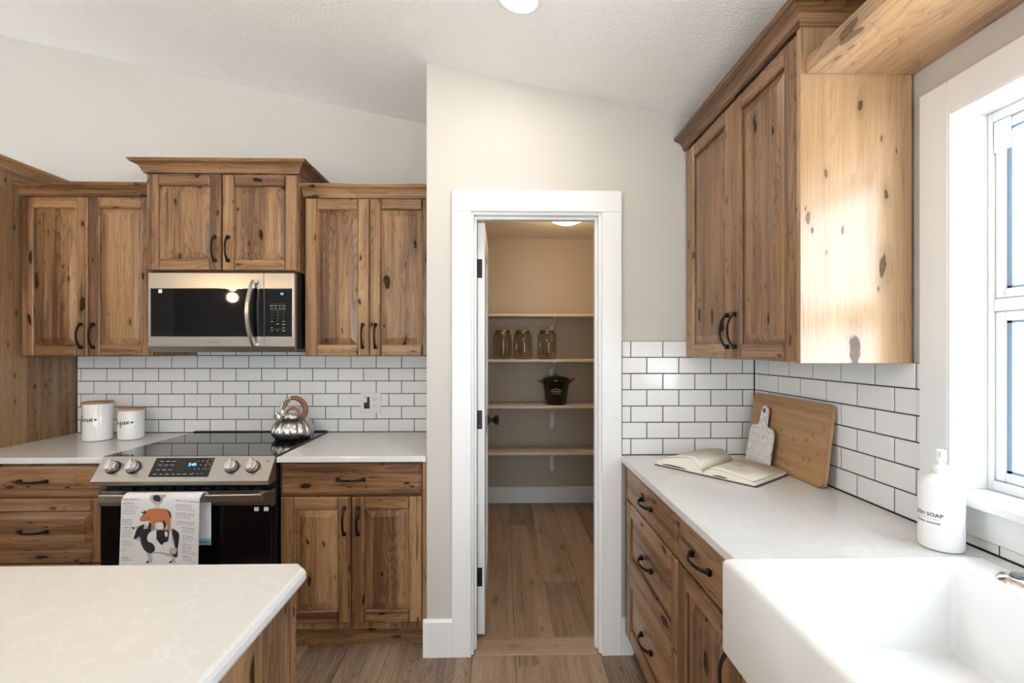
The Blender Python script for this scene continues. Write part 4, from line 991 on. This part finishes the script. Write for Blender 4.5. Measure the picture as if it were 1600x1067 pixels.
# bucket
bx, by, bz = .468, 4.13, .9181
t = thing('lidded_bucket', (bx, by, bz), 'black enamel lidded bucket with cream lettering and rope handles', 'bucket')
MB().lathe([(.085, bz+.001), (.087, bz+.004), (.115, bz+.205), (.118, bz+.208), (.118, bz+.214), (.113, bz+.214)], (bx, by, 0), 40).build('pail', ENAMEL, t, smooth=True)
ld = MB().lathe([(.119, bz+.2145), (.119, bz+.220), (.095, bz+.236), (.050, bz+.246), (0, bz+.249)], (bx, by, 0), 40).build('lid', ENAMEL, t, smooth=True)
MB().tube([(bx+.018*math.cos(a), by, bz+.247+.020*math.sin(a)) for a in [PI*i/8 for i in range(9)]], .003, 8).build('lid_handle', BLACK, ld)
ROPE = simple('rope_brown', (.10, .055, .03), .8)
for s_, dz in ((-1, .0), (1, .022)): MB().tube([(bx+s_*.110, by-.02, bz+.185), (bx+s_*.135, by-.03, bz+.203+dz*.4), (bx+s_*.157, by-.03, bz+.205+dz)], .007, 8).build('rope_handle', ROPE, t, smooth=True)
def bwrap(zc, arc):
    def fn(x, y):
        z = bz+zc+y-arc*x*x; r_ = .086+(z-bz)*.14+.0012; a = -PI/2-.10+x/r_; return (bx+r_*math.cos(a), by+r_*math.sin(a), z)
    return fn
m = MB(); random.seed(9)
def glyph(x0, x1, y0, y1, zc, arc):
    f = bwrap(zc, arc); m.poly([f(x0, y0), f(x1, y0), f(x1, y1), f(x0, y1)])
for i in range(17): x = -.046+i*.0056; glyph(x, x+.0038, 0, random.uniform(.006, .010), .138, 9.)
for i in range(9): x = -.037+i*.0086; glyph(x, x+.0022, 0, .014, .112, 0); glyph(x, x+.0062, random.choice((0, .006, .0115)), random.choice((.0024, .0084, .014)), .112, 0)
for i in range(15): x = -.044+i*.006; glyph(x, x+.0034, 0, random.uniform(.004, .007), .096, 0)
m.build('faded_print', CREAMINK, t)['kind'] = 'stuff'

# ================================================================== LAMPS
def downlight(x, y, label, e=3.2, group=None):
    z = roof_z(x); sl = math.atan(.2) if x > RID else -math.atan(.2)
    t = thing('recessed_light', (x, y, z), label, 'ceiling light', group); t.rotation_euler = (0, sl, 0)
    ORG[t.name] = Vector((0, 0, 0))
    MB().lathe([(.070, -.004), (.082, -.0035), (.084, -.001), (.084, 0), (.070, 0)], (0, 0, 0), 40, cap=False).build('trim_ring', TRIM, t, smooth=True)
    MB().lathe([(0, -.0035), (.0698, -.003), (.0698, -.0005)], (0, 0, 0), 40).build('lens', LENS, t, smooth=True)
    l = lights('downlight', 'AREA', (x+.2*.012, y, z-.012), e, (1, .87, .70), shape='DISK', size=.13, rot=(0, sl, 0)); return t
downlight(.055, 1.650, 'lit recessed disc light in the sloped ceiling above the pantry door')
t = thing('dome_light', (.478, 3.50, 2.405), 'lit flush dome light on the pantry ceiling', 'ceiling light')
MB().lathe([(.155, 2.3995), (.160, 2.402), (.160, 2.4049)], (.478, 3.5, 0), 40).build('base', TRIM, t, smooth=True)
MB().lathe([(0, 2.322), (.06, 2.329), (.11, 2.350), (.140, 2.378), (.150, 2.3993)], (.478, 3.5, 0), 40).build('dome', PLENS, t, smooth=True)
lights('pantry_light', 'POINT', (.478, 3.50, 2.27), 5.0, (1, .64, .33), shadow_soft_size=.06)
def pendant(x, y, z, where):
    t = thing('pendant_lamp', (x, y, z-.06), 'bare filament bulb pendant over the island, '+where, 'pendant lamp', 'island pendants')
    MB().lathe([(0, z-.045), (.020, z-.038), (.030, z-.012), (.026, z+.018), (.014, z+.040), (.013, z+.050)], (x, y, 0), 20).build('bulb', BULB, t, smooth=True)
    MB().lathe([(.017, z+.050), (.017, z+.10), (.006, z+.11)], (x, y, 0), 20).build('socket', BLACK, t, smooth=True)
    MB().tube([(x, y, z+.10), (x, y, roof_z(x)-.02)], .003, 6).build('cord', BLACK, t); MB().lathe([(.055, roof_z(x)-.03), (.055, roof_z(x)-.003)], (x, y, 0), 24).build('canopy', BLACK, t)
    lights('pendant_light', 'POINT', (x, y, z-.10), 5.0, (1, .68, .40), shadow_soft_size=.04)
pendant(-2.30, .65, 1.94, 'nearer the tall side panel'); pendant(-1.25, .65, 1.94, 'nearer the sink run')

# --- cream rug behind the camera, added to bounce sunlight onto the ceiling
t = thing('bounce_rug', (-.4, -2.9, 0), 'large cream rug added out of view to bounce light upwards', 'rug')
MB().box(-2.4, .9, -4.1, -1.6, 0.0005, .012, .004).build('pile', painted('bounce_wool', (.78, .75, .70), .95, 400, .5), t)
MB().box(-2.44, .94, -4.14, -4.1, 0.0005, .011, .003).box(-2.44, .94, -1.6, -1.56, 0.0005, .011, .003).box(-2.44, -2.4, -4.1, -1.6, 0.0005, .011, .003).box(.9, .94, -4.1, -1.6, 0.0005, .011, .003).build('border', simple('rug_border', (.42, .36, .29), .9), t)
